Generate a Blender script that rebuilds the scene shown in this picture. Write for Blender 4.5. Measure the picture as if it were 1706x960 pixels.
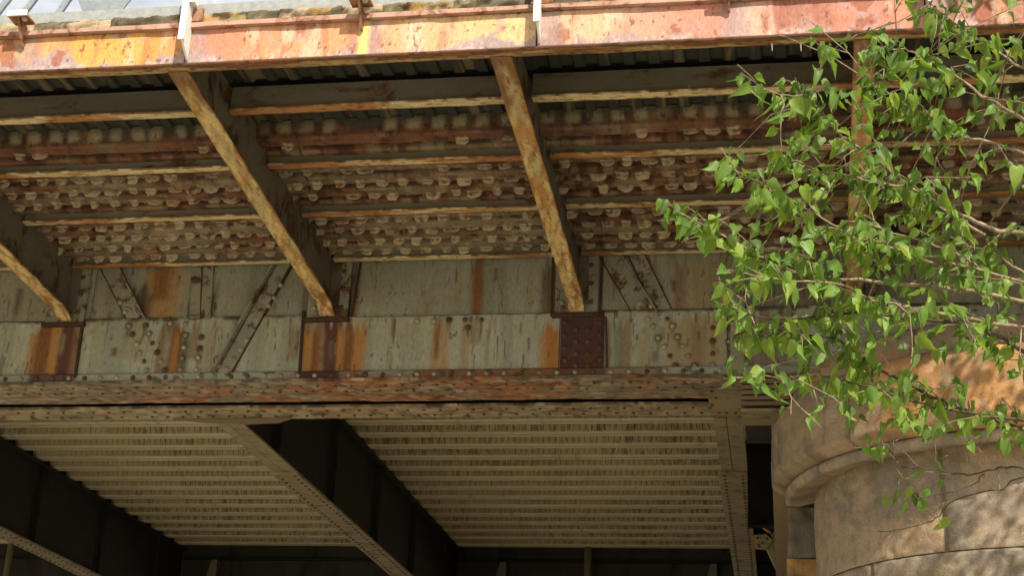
import bpy, math, random
import numpy as np
from mathutils import Matrix, Vector

for o in list(bpy.data.objects): bpy.data.objects.remove(o, do_unlink=True)
scene = bpy.context.scene
COL = scene.collection
random.seed(7); RNG = np.random.default_rng(11)

# ---------------------------------------------------------------- camera
F_PX, CX, CY = 2586., 853., 480.
_a, _b, _c = [math.radians(v) for v in (10.327, 21.569, -2.599)]
_fwd = np.array([-math.sin(_a)*math.cos(_b), math.cos(_a)*math.cos(_b), math.sin(_b)])
_right = np.array([math.cos(_a), math.sin(_a), 0.]); _down = np.cross(_fwd, _right)
ROT = np.array([_right*math.cos(_c)+_down*math.sin(_c), -_right*math.sin(_c)+_down*math.cos(_c), _fwd]).T
CAM = np.array([0., 0., 1.6])
cam_data = bpy.data.cameras.new('camera'); cam = bpy.data.objects.new('camera', cam_data); COL.objects.link(cam)
cam_data.sensor_fit = 'HORIZONTAL'; cam_data.sensor_width = 36.; cam_data.lens = F_PX/1706.*36.
cam_data.clip_start = 0.05; cam_data.clip_end = 2000.
m = Matrix.Identity(4)
for i in range(3):
    m[i][0] = ROT[i, 0]; m[i][1] = -ROT[i, 1]; m[i][2] = -ROT[i, 2]; m[i][3] = CAM[i]
cam.matrix_world = m
scene.camera = cam

# ---------------------------------------------------------------- sky, sun, exposure
SUN_DIR = Vector((0.52, -1.0, 1.08)).normalized()      # towards the sun
elev = math.asin(SUN_DIR.z); azim = math.atan2(SUN_DIR.x, SUN_DIR.y)
world = bpy.data.worlds.new('World'); scene.world = world; world.use_nodes = True
wn = world.node_tree; wn.nodes.clear()
sky = wn.nodes.new('ShaderNodeTexSky'); sky.sky_type = 'NISHITA'; sky.sun_disc = False
sky.sun_elevation = elev; sky.sun_rotation = azim; sky.air_density = 1.0; sky.dust_density = 2.5; sky.ozone_density = 1.0
bg = wn.nodes.new('ShaderNodeBackground'); bg.inputs['Strength'].default_value = 0.13
wo = wn.nodes.new('ShaderNodeOutputWorld')
tc = wn.nodes.new('ShaderNodeTexCoord'); cmap = wn.nodes.new('ShaderNodeMapping'); cmap.inputs['Scale'].default_value = (2.2, 2.2, 5.0)
cno = wn.nodes.new('ShaderNodeTexNoise'); cno.inputs['Scale'].default_value = 1.6; cno.inputs['Detail'].default_value = 7; cno.inputs['Roughness'].default_value = .58
crg = wn.nodes.new('ShaderNodeMapRange'); crg.interpolation_type = 'SMOOTHSTEP'; crg.inputs[1].default_value = .40; crg.inputs[2].default_value = .58; crg.inputs[3].default_value = .30
cmx = wn.nodes.new('ShaderNodeMix'); cmx.data_type = 'RGBA'; cmx.inputs[7].default_value = (5.4, 5.3, 5.15, 1)
wn.links.new(tc.outputs['Generated'], cmap.inputs[0]); wn.links.new(cmap.outputs[0], cno.inputs['Vector']); wn.links.new(cno.outputs['Fac'], crg.inputs[0])
wn.links.new(crg.outputs[0], cmx.inputs[0]); wn.links.new(sky.outputs[0], cmx.inputs[6]); wn.links.new(cmx.outputs[2], bg.inputs[0]); wn.links.new(bg.outputs[0], wo.inputs[0])
sun_d = bpy.data.lights.new('sun', 'SUN'); sun_d.energy = 5.0; sun_d.angle = math.radians(0.53); sun_d.color = (1.0, 0.93, 0.80)
sun = bpy.data.objects.new('sun', sun_d); COL.objects.link(sun)
sun.rotation_euler = SUN_DIR.to_track_quat('Z', 'Y').to_euler(); sun.location = (5, -10, 20)
scene.view_settings.view_transform = 'Standard'; scene.view_settings.look = 'None'
scene.view_settings.gamma = 1.0; scene.view_settings.use_curve_mapping = False
scene.view_settings.exposure = 0.56

# ---------------------------------------------------------------- surveying helpers (photo point -> place on a known plane)
def ray(u, v): return ROT @ np.array([u-CX, v-CY, F_PX])
def onY(u, v, Y): d = ray(u, v); return CAM + d*(Y-CAM[1])/d[1]
def onZ(u, v, Z): d = ray(u, v); return CAM + d*(Z-CAM[2])/d[2]
def proj(p):
    q = (np.asarray(p, float)-CAM) @ ROT
    return np.stack([CX+F_PX*q[..., 0]/q[..., 2], CY+F_PX*q[..., 1]/q[..., 2]], -1)
YW = 11.0                                   # face of the girder web
def wx(u, v=560): return float(onY(u, v, YW)[0])
def wz(u, v): return float(onY(u, v, YW)[2])

# ---------------------------------------------------------------- numpy noise
class VN:
    def __init__(s, seed, n=256): s.t = np.random.default_rng(seed).random((n, n)); s.n = n
    def __call__(s, x, y):
        x = np.asarray(x, float); y = np.asarray(y, float); x, y = np.broadcast_arrays(x, y)
        xi = np.floor(x).astype(int); yi = np.floor(y).astype(int); fx = x-xi; fy = y-yi
        fx = fx*fx*(3-2*fx); fy = fy*fy*(3-2*fy); n = s.n; t = s.t
        a = t[xi % n, yi % n]; b = t[(xi+1) % n, yi % n]; c = t[xi % n, (yi+1) % n]; d = t[(xi+1) % n, (yi+1) % n]
        return (a*(1-fx)+b*fx)*(1-fy)+(c*(1-fx)+d*fx)*fy
    def fbm(s, x, y, o=4):
        r = 0; a = .5; t = 0
        for k in range(o): r = r+a*s(np.asarray(x)*2**k+17.3*k, np.asarray(y)*2**k+5.1*k); t += a; a *= .5
        return r/t
N1, N2, N3, N4 = VN(1), VN(2), VN(3), VN(4)
def sstep(a, b, x): t = np.clip((x-a)/(b-a), 0, 1); return t*t*(3-2*t)
def cmix(c, col, m): return c*(1-m[..., None])+np.array(col)*m[..., None]

# ---------------------------------------------------------------- materials
class NT:
    def __init__(s, name):
        s.m = bpy.data.materials.new(name); s.m.use_nodes = True; s.t = s.m.node_tree; s.t.nodes.clear()
        s.out = s.n('ShaderNodeOutputMaterial'); s.b = s.n('ShaderNodeBsdfPrincipled'); s.l(s.b.outputs[0], s.out.inputs[0])
        s.pos = s.n('ShaderNodeNewGeometry').outputs['Position']
    def n(s, t): return s.t.nodes.new(t)
    def l(s, a, b): s.t.links.new(a, b)
    def set(s, inp, v):
        if hasattr(v, 'is_output'): s.l(v, inp)
        else:
            if inp.type == 'RGBA' and len(v) == 3: v = (*v, 1)
            inp.default_value = v
    def vec(s, sc):
        k = s.n('ShaderNodeMapping'); s.l(s.pos, k.inputs[0]); k.inputs['Scale'].default_value = sc; return k.outputs[0]
    def noise(s, sc, detail=4, rough=.55, dist=0.):
        k = s.n('ShaderNodeTexNoise'); s.l(s.vec(sc if isinstance(sc, tuple) else (sc,)*3), k.inputs['Vector'])
        k.inputs['Scale'].default_value = 1; k.inputs['Detail'].default_value = detail; k.inputs['Roughness'].default_value = rough
        k.inputs['Distortion'].default_value = dist; return k.outputs['Fac']
    def ramp(s, f, a, b):
        k = s.n('ShaderNodeMapRange'); k.interpolation_type = 'SMOOTHSTEP'; s.l(f, k.inputs[0])
        k.inputs[1].default_value = a; k.inputs[2].default_value = b; return k.outputs[0]
    def mix(s, f, a, b, mode='MIX'):
        k = s.n('ShaderNodeMix'); k.data_type = 'RGBA'; k.blend_type = mode; s.set(k.inputs[0], f); s.set(k.inputs[6], a); s.set(k.inputs[7], b); return k.outputs[2]
    def math(s, op, a, b=0.):
        k = s.n('ShaderNodeMath'); k.operation = op; s.set(k.inputs[0], a); s.set(k.inputs[1], b); return k.outputs[0]
    def attr(s, name='col'):
        k = s.n('ShaderNodeAttribute'); k.attribute_name = name; return k.outputs['Color']
    def bump(s, h, strength=.3, dist=.01):
        k = s.n('ShaderNodeBump'); k.inputs['Strength'].default_value = strength; k.inputs['Distance'].default_value = dist
        s.l(h, k.inputs['Height']); s.l(k.outputs[0], s.b.inputs['Normal'])
    def fin(s, col, rough=.7, spec=.3, metal=0.):
        s.set(s.b.inputs['Base Color'], col); s.set(s.b.inputs['Roughness'], rough)
        s.b.inputs['Specular IOR Level'].default_value = spec; s.b.inputs['Metallic'].default_value = metal; return s.m

def mat_vcol(name, rough=.75, lo=.72, hi=1.25, sc=(60, 60, 60), bump=.25, spec=.3, speck=None):
    t = NT(name); c = t.attr()
    v = t.ramp(t.noise(sc, 5, .65), .25, .75)
    c = t.mix(1., c, t.mix(v, (lo,)*3, (hi,)*3), 'MULTIPLY')
    if speck:
        c = t.mix(t.math('MULTIPLY', t.ramp(t.noise((45, 45, 28), 3, .6), .66, .73), .8), c, speck)
    t.bump(t.noise(110., 5, .65), bump, .004)
    return t.fin(c, rough, spec)

def mat_rusty(name, paint, rust, dark, sc=(7, 7, 7), thr=(.5, .6), fine=55, rough=.75, grime=(.62, .8), spec=.3, bump=.5):
    t = NT(name)
    n1 = t.noise(sc, 7, .66, .6); n2 = t.noise(fine, 4, .6)
    mask = t.ramp(t.math('ADD', n1, t.math('MULTIPLY', t.math('SUBTRACT', n2, .5), .18)), *thr)
    tone = t.mix(t.ramp(t.noise(tuple(k*.6 for k in sc), 4), .3, .7), tuple(k*.78 for k in paint), paint)
    rr = t.mix(t.ramp(t.noise(tuple(k*3 for k in sc), 5), .35, .65), rust, tuple(k*.5 for k in rust))
    c = t.mix(mask, tone, rr)
    c = t.mix(t.ramp(t.noise(tuple(k*1.7+1 for k in sc), 6, .7), *grime), c, dark)
    c = t.mix(1., c, t.mix(n2, (.8,)*3, (1.2,)*3), 'MULTIPLY')
    t.bump(t.math('ADD', n2, t.math('MULTIPLY', mask, -.8)), bump, .004)
    return t.fin(c, rough, spec)

def mat_plain(name, col, rough=.7, var=.25, sc=(12, 12, 12), spec=.3, bump=.15, metal=0.):
    t = NT(name)
    c = t.mix(t.ramp(t.noise(sc, 6, .65), .3, .7), tuple(k*(1-var) for k in col), tuple(min(1, k*(1+var)) for k in col))
    t.bump(t.noise(80., 4), bump, .003); return t.fin(c, rough, spec, metal)

M = {}
M['web'] = mat_vcol('weathered_paint', .62, .82, 1.16, (70, 70, 25), .25, .35)
M['fascia'] = mat_vcol('rust_bleached_paint', .8, .8, 1.18, (70, 70, 30), .35, .2)
M['troughs'] = mat_vcol('flaking_trough_paint', .85, .78, 1.2, (80, 80, 60), .4, .2)
M['steel_v'] = mat_vcol('flaking_steel_paint', .72, .78, 1.2, (75, 75, 75), .45, .25)
M['stone'] = mat_vcol('sandstone', .92, .76, 1.18, (95, 95, 95), 1.0, .1)
M['cream'] = mat_rusty('cream_paint_rust', (.46, .36, .185), (.27, .105, .03), (.09, .045, .02), (4, 4, 4), (.55, .70), 50, .65, (.66, .78))
M['lip'] = mat_rusty('lip_paint_rust', (.52, .42, .22), (.26, .10, .03), (.07, .04, .02), (4, 9, 9), (.50, .60), 60, .7, (.66, .78))
M['bracket_web'] = mat_rusty('bracket_web_paint', (.135, .12, .09), (.08, .045, .022), (.015, .012, .01), (4, 4, 3), (.5, .62), 40, .7)
M['grey_steel'] = mat_rusty('grey_stringer_paint', (.17, .155, .115), (.12, .06, .03), (.03, .025, .02), (3, 7, 7), (.55, .68), 45, .7)
M['flange'] = mat_rusty('flange_underside', (.19, .145, .092), (.23, .10, .045), (.045, .03, .02), (1.1, 9, 9), (.52, .64), 60, .8, (.60, .74))
M['flange_pale'] = mat_rusty('flange_pale', (.26, .215, .13), (.15, .10, .05), (.05, .038, .022), (4, 8, 8), (.52, .66), 60, .8, (.58, .72))
M['rivet'] = mat_plain('rivet_paint', (.27, .25, .17), .6, .35, (9, 9, 9))
M['rivet_dark'] = mat_plain('rivet_rust', (.085, .05, .028), .75, .4, (9, 9, 9))
M['maroon'] = mat_rusty('maroon_rust_plate', (.062, .026, .025), (.095, .036, .02), (.03, .015, .015), (9, 9, 3), (.5, .62), 60, .7)
M['shade_black'] = mat_plain('deep_shade_black', (.007, .007, .007), .95, .3, spec=.1)  # near-black for deeply shaded spots; the shade is in the colour
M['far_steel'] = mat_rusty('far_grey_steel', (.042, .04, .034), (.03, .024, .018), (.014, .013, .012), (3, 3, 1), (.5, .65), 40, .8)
M['black_steel'] = mat_rusty('near_black_steel', (.020, .019, .017), (.030, .022, .018), (.008, .008, .008), (3, 3, 1), (.5, .65), 40, .8)  # near-black steel with slightly lighter blotches
M['dark_corr'] = None
M['rail'] = mat_plain('galvanised_rail', (.26, .27, .26), .55, .15, (20, 20, 20), .4)
M['white'] = mat_plain('white_post_paint', (.62, .61, .58), .5, .1, (15, 15, 15), .4)
M['tabrust'] = mat_rusty('tab_rust', (.34, .19, .11), (.22, .09, .04), (.06, .03, .02), (12, 12, 12), (.45, .6), 70, .8)
M['pipe'] = mat_plain('drain_pipe_paint', (.24, .22, .14), .6, .25, (14, 14, 4))
M['sunlit_rust'] = mat_plain('sunlit_rust_bar', (.55, .22, .10), .8, .25)  # rust raised to bright orange, standing in for sunlight on the bars
M['bark'] = mat_plain('twig_bark', (.22, .17, .11), .85, .45, (30, 30, 30), .2)
M['bark_dark'] = mat_plain('dark_stem_bark', (.07, .05, .035), .85, .4, (30, 30, 30), .2)
M['straw'] = mat_plain('calcite', (.75, .74, .70), .6, .05)
t = NT('dark_corrugated_steel')
st = t.ramp(t.noise((9, .9, 4), 5, .6), .52, .66)
c = t.mix(t.math('MULTIPLY', st, .75), (.026, .027, .022), (.14, .105, .06))
c = t.mix(t.ramp(t.noise((3, 1.5, 3), 5), .6, .75), c, (.055, .05, .035))
t.bump(t.noise(50., 4), .3, .004); M['dark_corr'] = t.fin(c, .8, .25)
# main soffit sheet: cream flats, faces darkened in colour as light falls; brown damp ticks on faces
t = NT('soffit_sheet_paint')
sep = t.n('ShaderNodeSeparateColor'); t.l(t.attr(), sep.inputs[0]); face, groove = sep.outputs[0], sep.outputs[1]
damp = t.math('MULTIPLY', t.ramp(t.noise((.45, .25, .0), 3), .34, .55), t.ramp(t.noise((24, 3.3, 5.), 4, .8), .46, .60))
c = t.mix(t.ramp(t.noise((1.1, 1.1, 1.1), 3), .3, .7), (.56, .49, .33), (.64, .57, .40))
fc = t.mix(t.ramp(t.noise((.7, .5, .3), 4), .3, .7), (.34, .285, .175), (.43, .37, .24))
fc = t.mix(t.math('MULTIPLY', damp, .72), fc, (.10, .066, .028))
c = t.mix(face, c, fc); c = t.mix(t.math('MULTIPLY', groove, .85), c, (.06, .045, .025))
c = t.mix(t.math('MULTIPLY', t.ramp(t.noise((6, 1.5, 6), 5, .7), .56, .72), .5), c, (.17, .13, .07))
t.bump(t.noise(60., 4), .2, .003); M['soffit'] = t.fin(c, .75, .25)
# glass panes of the parapet
t = NT('parapet_glass')
gl = t.n('ShaderNodeBsdfGlossy'); gl.inputs['Roughness'].default_value = .08; gl.inputs['Color'].default_value = (.9, .95, 1, 1)
tr = t.n('ShaderNodeBsdfTransparent'); tr.inputs['Color'].default_value = (.96, .97, .98, 1)
mx = t.n('ShaderNodeMixShader'); mx.inputs[0].default_value = .06
t.l(tr.outputs[0], mx.inputs[1]); t.l(gl.outputs[0], mx.inputs[2]); t.l(mx.outputs[0], t.out.inputs[0]); M['glass'] = t.m
# leaf
def leaf_mat(name, base, trans):
    t = NT(name)
    oi = t.n('ShaderNodeObjectInfo').outputs['Random']
    v = t.ramp(t.noise((6, 6, 6), 2), .3, .7); isl = t.n('ShaderNodeNewGeometry').outputs['Random Per Island']
    k = t.mix(isl, tuple(q*.50 for q in base), tuple(q*1.30 for q in base)); k = t.mix(1., k, t.mix(oi, (.55, .66, .62), (1.25, 1.15, 1.1)), 'MULTIPLY')
    k = t.mix(1., k, t.mix(v, (.88,)*3, (1.1,)*3), 'MULTIPLY')
    vein = t.attr('col'); k = t.mix(1., k, vein, 'MULTIPLY')
    t.fin(k, .48, .35)
    ts = t.n('ShaderNodeBsdfTranslucent'); t.l(t.mix(1., k, tuple(q for q in trans), 'MULTIPLY'), ts.inputs['Color'])
    mx = t.n('ShaderNodeMixShader'); mx.inputs[0].default_value = .42
    t.l(t.b.outputs[0], mx.inputs[1]); t.l(ts.outputs[0], mx.inputs[2]); t.l(mx.outputs[0], t.out.inputs[0]); return t.m
M['leaf'] = leaf_mat('leaf_green', (.19, .29, .055), (1.75, 1.65, .55))
t = NT('ground_earth')
c = t.mix(t.ramp(t.noise((.5, .5, .5), 6), .35, .65), (.44, .37, .27), (.37, .335, .22))
c = t.mix(t.ramp(t.noise((6, 6, 6), 6, .7), .4, .7), c, (.48, .42, .31)); t.bump(t.noise(9., 6), .6, .05); M['ground'] = t.fin(c, .95, .1)
t = NT('asphalt'); c = t.mix(t.noise(40., 4), (.04, .04, .04), (.065, .063, .06)); M['asphalt'] = t.fin(c, .95, .1)

# ---------------------------------------------------------------- mesh helpers
class MB:
    def __init__(s): s.v = []; s.f = []; s.c = None
    def add(s, vs, fs):
        o = len(s.v); s.v += [tuple(map(float, p)) for p in vs]; s.f += [tuple(i+o for i in f) for f in fs]; return s
    def box(s, x0, x1, y0, y1, z0, z1):
        return s.add([(x0, y0, z0), (x1, y0, z0), (x1, y1, z0), (x0, y1, z0), (x0, y0, z1), (x1, y0, z1), (x1, y1, z1), (x0, y1, z1)],
                     [(0, 3, 2, 1), (4, 5, 6, 7), (0, 1, 5, 4), (1, 2, 6, 5), (2, 3, 7, 6), (3, 0, 4, 7)])
    def prism(s, pts, axis, a, b):
        """pts: polygon in the two other axes (order x,y,z without `axis`), extruded from a to b."""
        n = len(pts); vs = []
        for k in (a, b):
            for p in pts: q = list(p); q.insert(axis, k); vs.append(q)
        return s.add(vs, [tuple(range(n))[::-1], tuple(range(n, 2*n))]+[(i, (i+1) % n, n+(i+1) % n, n+i) for i in range(n)])
    def tube(s, pts, rs, seg=6):
        pts = [Vector(p) for p in pts]; n = len(pts); vs = []; fs = []
        ref = Vector((.3, .2, 1)).normalized()
        for i, p in enumerate(pts):
            d = (pts[min(i+1, n-1)]-pts[max(i-1, 0)]).normalized()
            a = d.cross(ref);
            if a.length < 1e-3: a = d.cross(Vector((1, 0, 0)))
            a.normalize(); b = d.cross(a)
            r = rs[i] if hasattr(rs, '__len__') else rs
            for k in range(seg):
                t = 2*math.pi*k/seg; vs.append(p+a*(r*math.cos(t))+b*(r*math.sin(t)))
        for i in range(n-1):
            for k in range(seg):
                fs.append((i*seg+k, i*seg+(k+1) % seg, (i+1)*seg+(k+1) % seg, (i+1)*seg+k))
        fs.append(tuple(range(seg))[::-1]); fs.append(tuple((n-1)*seg+k for k in range(seg)))
        return s.add(vs, fs)
    def mesh(s, name, mat, smooth=False):
        me = bpy.data.meshes.new(name); me.from_pydata(s.v, [], s.f); me.materials.append(mat)
        if smooth: me.polygons.foreach_set('use_smooth', [True]*len(me.polygons))
        me.update(); return me
    def build(s, name, mat, parent=None, smooth=False): return link(name, s.mesh(name, mat, smooth), parent)
def link(name, me, parent=None):
    o = bpy.data.objects.new(name, me); COL.objects.link(o)
    if parent is not None: o.parent = parent; o.matrix_parent_inverse = parent_inv(parent)
    return o
def parent_inv(p):
    """parents are only translated; parts are modelled in world coordinates"""
    return Matrix.Translation(-Vector(p.location)) if p.parent is None else Matrix.Identity(4)
def tag(o, label, cat, group=None, kind=None):
    if label: o['label'] = label
    if cat: o['category'] = cat
    if group: o['group'] = group
    if kind: o['kind'] = kind
    return o
def thing(name, label, cat, loc, group=None):
    o = bpy.data.objects.new(name, None); COL.objects.link(o); o.location = loc; o.empty_display_size = .2
    return tag(o, label, cat, group)
def setcol(me, cols):
    a = me.color_attributes.new('col', 'FLOAT_COLOR', 'POINT')
    c = np.ones((len(me.vertices), 4)); c[:, :3] = np.clip(cols, 0, 1); a.data.foreach_set('color', c.ravel())
def grid_mesh(name, P, C, mat, smooth=True):
    """P: (n,m,3) points, C: (n,m,3) colours"""
    n, k = P.shape[:2]; i = np.arange(n*k).reshape(n, k)
    f = np.stack([i[:-1, :-1], i[1:, :-1], i[1:, 1:], i[:-1, 1:]], -1).reshape(-1, 4)
    me = bpy.data.meshes.new(name); me.vertices.add(n*k); me.vertices.foreach_set('co', P.reshape(-1).astype(np.float32))
    me.loops.add(f.size); me.loops.foreach_set('vertex_index', f.reshape(-1).astype(np.int32))
    me.polygons.add(len(f)); me.polygons.foreach_set('loop_start', np.arange(0, f.size, 4, dtype=np.int32))
    try: me.polygons.foreach_set('loop_total', np.full(len(f), 4, dtype=np.int32))
    except Exception: pass
    me.materials.append(mat); me.update(calc_edges=True); me.validate()
    if smooth: me.polygons.foreach_set('use_smooth', np.ones(len(f), dtype=bool))
    setcol(me, C.reshape(-1, 3)); return me
def panel(name, x0, x1, z0, z1, y, th, paint, mat, parent, res=.008, relief=None, tilt=0.):
    """a plate facing -y with painted front grid, real edges and thickness"""
    nx = max(2, int((x1-x0)/res)); nz = max(2, int((z1-z0)/res))
    X, Z = np.meshgrid(np.linspace(x0, x1, nx), np.linspace(z0, z1, nz), indexing='ij')
    Y = np.full_like(X, y)+(relief(X, Z) if relief else 0)+tilt*(Z-z0)
    Xp = np.pad(X, 1, mode='edge'); Zp = np.pad(Z, 1, mode='edge'); Yp = np.pad(Y, 1, mode='edge')
    Yp[0, :] += th; Yp[-1, :] += th; Yp[1:-1, 0] += th; Yp[1:-1, -1] += th
    C = paint(Xp, Zp)
    return link(name, grid_mesh(name, np.stack([Xp, Yp, Zp], -1), C, mat, False), parent)

def strip(name, P, th, C, mat, parent):
    up = np.array([0, 0, th]); a = P[:, :1]+up; z = P[:, -1:]+up
    Q = np.concatenate([a, P, z, a], 1); D = np.concatenate([C[:, :1], C, C[:, -1:], C[:, :1]], 1)
    return link(name, grid_mesh(name, Q, D, mat, False), parent)
def xstrip(name, x0, x1, y0, y1, z0, th, paint, mat, parent, amp=.005, m=9, res=.02, sag=.004):
    n = max(4, int((x1-x0)/res)); X, T = np.meshgrid(np.linspace(x0, x1, n), np.linspace(-1, 1, m), indexing='ij')
    e0 = (N1.fbm(X*9, y0*31., 3)-.5)*2.4*amp; e1 = (N2.fbm(X*9, y1*31., 3)-.5)*2.4*amp
    Y = (y0+e0)+(y1+e1-y0-e0)*(T+1)/2; Z = z0+(N3.fbm(X*2.3, Y*3, 2)-.5)*sag*2
    return strip(name, np.stack([X, Y, Z], -1), th, paint(X, T, Y), mat, parent)
def flake(C, S, T, seed, base2, amt=.5):
    C = C*(.84+.32*N1.fbm(S*3+seed, T*2, 4)[..., None]); return cmix(C, base2, sstep(.5, .62, N2.fbm(S*9+seed, T*3+seed, 4))*amt)
def paint_lip(seed):
    def f(S, T, Y):
        C = np.ones(S.shape+(3,))*np.array([.54, .45, .26]); C = flake(C, S, T, seed, (.36, .27, .13), .6)
        C = cmix(C, (.30, .125, .04), sstep(.50, .64, N3.fbm(S*1.6+seed*3, T*.3, 3)+.16*(N4.fbm(S*14+seed, T*2.5, 3)-.5))*.9)
        C = cmix(C, (.13, .055, .025), sstep(.75, 1.1, np.abs(T)+(N1.fbm(S*16+seed, T*2+9, 3)-.5)*1.1)*.85)
        return cmix(C, (.07, .035, .02), sstep(.66, .74, N2.fbm(S*20+seed, T*5, 3))*.8)
    return f
def paint_girder_flange(seed, rust, pale):
    def f(S, T, Y):
        C = np.ones(S.shape+(3,))*(np.array([.28, .235, .15]) if pale else np.array([.215, .175, .12]))
        C = C*(.8+.4*N1.fbm(S*5+seed, Y*9, 4)[..., None]); C = cmix(C, (.12, .09, .06), sstep(.48, .64, N2.fbm(S*8+seed, Y*15, 5))*.65)
        mid = sstep(-4.3, -3.2, S)*(1-sstep(-2.4, -1.1, S))
        r = sstep(.46, .60, N3.fbm(S*3.0+seed, Y*8+seed, 5)+.15*(mid-.45)+rust)
        C = cmix(C, (.33, .135, .05), r*(.85 if not pale else .22)); C = cmix(C, (.16, .06, .03), r*sstep(.46, .6, N1.fbm(S*13+seed, Y*22, 4))*(.85 if not pale else .2))
        C = cmix(C, (.42, .36, .25), sstep(.60, .68, N4.fbm(S*11+seed, Y*20, 4))*.6)
        C = cmix(C, (.035, .024, .018), sstep(.62, .71, N2.fbm(S*12+seed, Y*24+3, 5))*.8)
        return cmix(C, (.05, .03, .02), sstep(.86, 1.08, np.abs(T)+(N1.fbm(S*14+seed, Y*8, 3)-.5)*.6)*.7)
    return f
def paint_edge_under(S, T, Y):
    C = np.ones(S.shape+(3,))*np.array([.34, .235, .105]); C = flake(C, S, T, 4., (.24, .14, .06), .7)
    m = sstep(-.15, .45, -T+(N1.fbm(S*5, T*1.5, 4)-.5)*2.2); C = cmix(C, (.10, .045, .026), m*.9)
    C = cmix(C, (.17, .07, .03), sstep(.50, .64, N2.fbm(S*3.1+8, T, 4))*.8)
    return cmix(C, (.05, .025, .016), sstep(.64, .72, N3.fbm(S*18, T*4, 3))*.8)
# ================================================================= SETTING
g = MB().add([(-400, -400, 0), (400, -400, 0), (400, 400, 0), (-400, 400, 0)], [(0, 1, 2, 3)]).build('ground', M['ground']); g['kind'] = 'structure'
XL, XR = -9.6, 3.6                      # modelled length of the bridge that the photo can see
DL, DR = -22., 14.
road = MB().box(DL, DR, 8.2, 25.4, 6.52, 6.70).build('road_deck', M['asphalt']); road['kind'] = 'structure'

# ================================================================= MAIN GIRDER
gird = thing('plate_girder', 'long grey-green riveted steel girder with rust streaks along the middle of the photo', 'girder', (-3.5, YW, 5.275))
PAINT = np.array([.305, .322, .258]); ORANGE = (.34, .165, .042); BROWN = (.165, .066, .022); MAROON = (.085, .030, .022); DARK = (.040, .028, .020); GREEN = (.10, .13, .07)
RIV = []          # (x, z) rivets on the web
def zr(px, ox=0, oy=480, s=3.967): return [(wx(ox+a/s, oy+b/s), wz(ox+a/s, oy+b/s)) for a, b in px]
RIV += zr([(858, 255), (968, 252), (880, 310), (990, 305), (910, 375), (1012, 370), (930, 432), (1043, 430), (957, 490), (1068, 492), (978, 548), (1095, 548),
           (1232, 240), (1230, 315), (1220, 398), (1208, 470), (1198, 545), (1335, 330), (1325, 405), (1315, 465), (1303, 545), (1440, 475), (1130, 240)])
RIV += zr([(1055, 222), (1165, 222), (1265, 215), (1372, 215), (1480, 215), (1390, 265)], 430)
RIV += zr([(870, 210), (905, 255), (940, 335), (980, 395), (1017, 455), (1055, 520), (1000, 210), (1035, 255), (1068, 330), (1105, 390), (1138, 455), (1180, 520),
           (1300, 55), (1300, 270), (1300, 355), (1300, 440), (1300, 515), (1410, 180), (1412, 265), (1410, 360), (1412, 435), (1412, 505), (1247, 548)], 860)
RIV_UP = zr([(370, 515), (420, 610)], 140, 420, 6)+zr([(595, 245), (620, 520), (335, 520), (1120, 525), (1180, 495), (1290, 520), (1230, 550)], 880, 420, 6)
# vertical stains on the lower plate: (u0, u1, vtop, vbot, colour, strength)
ST_LO = [(44, 60, 560, 640, ORANGE, .8), (57, 88, 535, 642, BROWN, .95), (84, 103, 530, 640, ORANGE, .9), (99, 122, 530, 642, MAROON, .95), (118, 131, 535, 640, BROWN, .8),
         (0, 40, 540, 640, (.27, .24, .14), .3), (262, 276, 535, 642, BROWN, .55), (279, 304, 535, 640, BROWN, .85), (286, 296, 560, 640, ORANGE, .6), (301, 314, 560, 640, GREEN, .8),
         (205, 240, 530, 600, (.24, .19, .10), .5), (318, 336, 530, 600, (.18, .12, .06), .6), (345, 360, 540, 640, (.25, .19, .10), .5), (388, 400, 560, 640, BROWN, .3),
         (484, 500, 530, 600, BROWN, .45), (505, 540, 535, 642, ORANGE, .95), (520, 534, 530, 642, BROWN, .8), (536, 566, 530, 645, MAROON, 1.), (562, 575, 535, 640, ORANGE, .9), (572, 592, 535, 642, BROWN, .95),
         (588, 608, 535, 640, ORANGE, .85), (718, 748, 530, 640, ORANGE, .55), (724, 733, 528, 600, BROWN, .6), (768, 782, 545, 640, (.27, .19, .09), .6), (783, 800, 520, 575, BROWN, .45),
         (650, 690, 528, 560, (.25, .20, .11), .3), (808, 816, 560, 610, (.16, .14, .09), .4), (898, 914, 540, 640, ORANGE, .6), (910, 932, 535, 642, (.30, .13, .03), .95),
         (1008, 1018, 535, 640, BROWN, .5), (1022, 1036, 530, 640, GREEN, .55), (1034, 1052, 530, 640, BROWN, .5), (1060, 1090, 560, 640, (.26, .19, .10), .4), (1110, 1212, 530, 640, (.27, .18, .075), .6),
         (1150, 1175, 530, 640, BROWN, .35), (1225, 1330, 520, 640, (.16, .13, .085), .8)]
ST_UP = [(240, 300, 430, 535, ORANGE, .55), (256, 285, 425, 500, BROWN, .65), (318, 358, 470, 535, DARK, .75), (205, 250, 480, 535, DARK, .7), (180, 200, 430, 520, BROWN, .3), (786, 805, 430, 535, BROWN, .75), (700, 720, 470, 530, BROWN, .2),
         (1050, 1105, 480, 535, DARK, .85), (1060, 1095, 425, 500, BROWN, .6), (1122, 1142, 425, 535, BROWN, .5), (1150, 1210, 425, 535, (.26, .18, .08), .45), (585, 600, 440, 530, BROWN, .4), (505, 530, 440, 530, DARK, .5), (905, 930, 440, 530, BROWN, .5),
         (1220, 1500, 420, 560, (.13, .12, .09), .8), (560, 590, 440, 530, MAROON, .8), (900, 925, 430, 530, DARK, .4), (20, 100, 440, 530, (.22, .20, .13), .4)]
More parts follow.
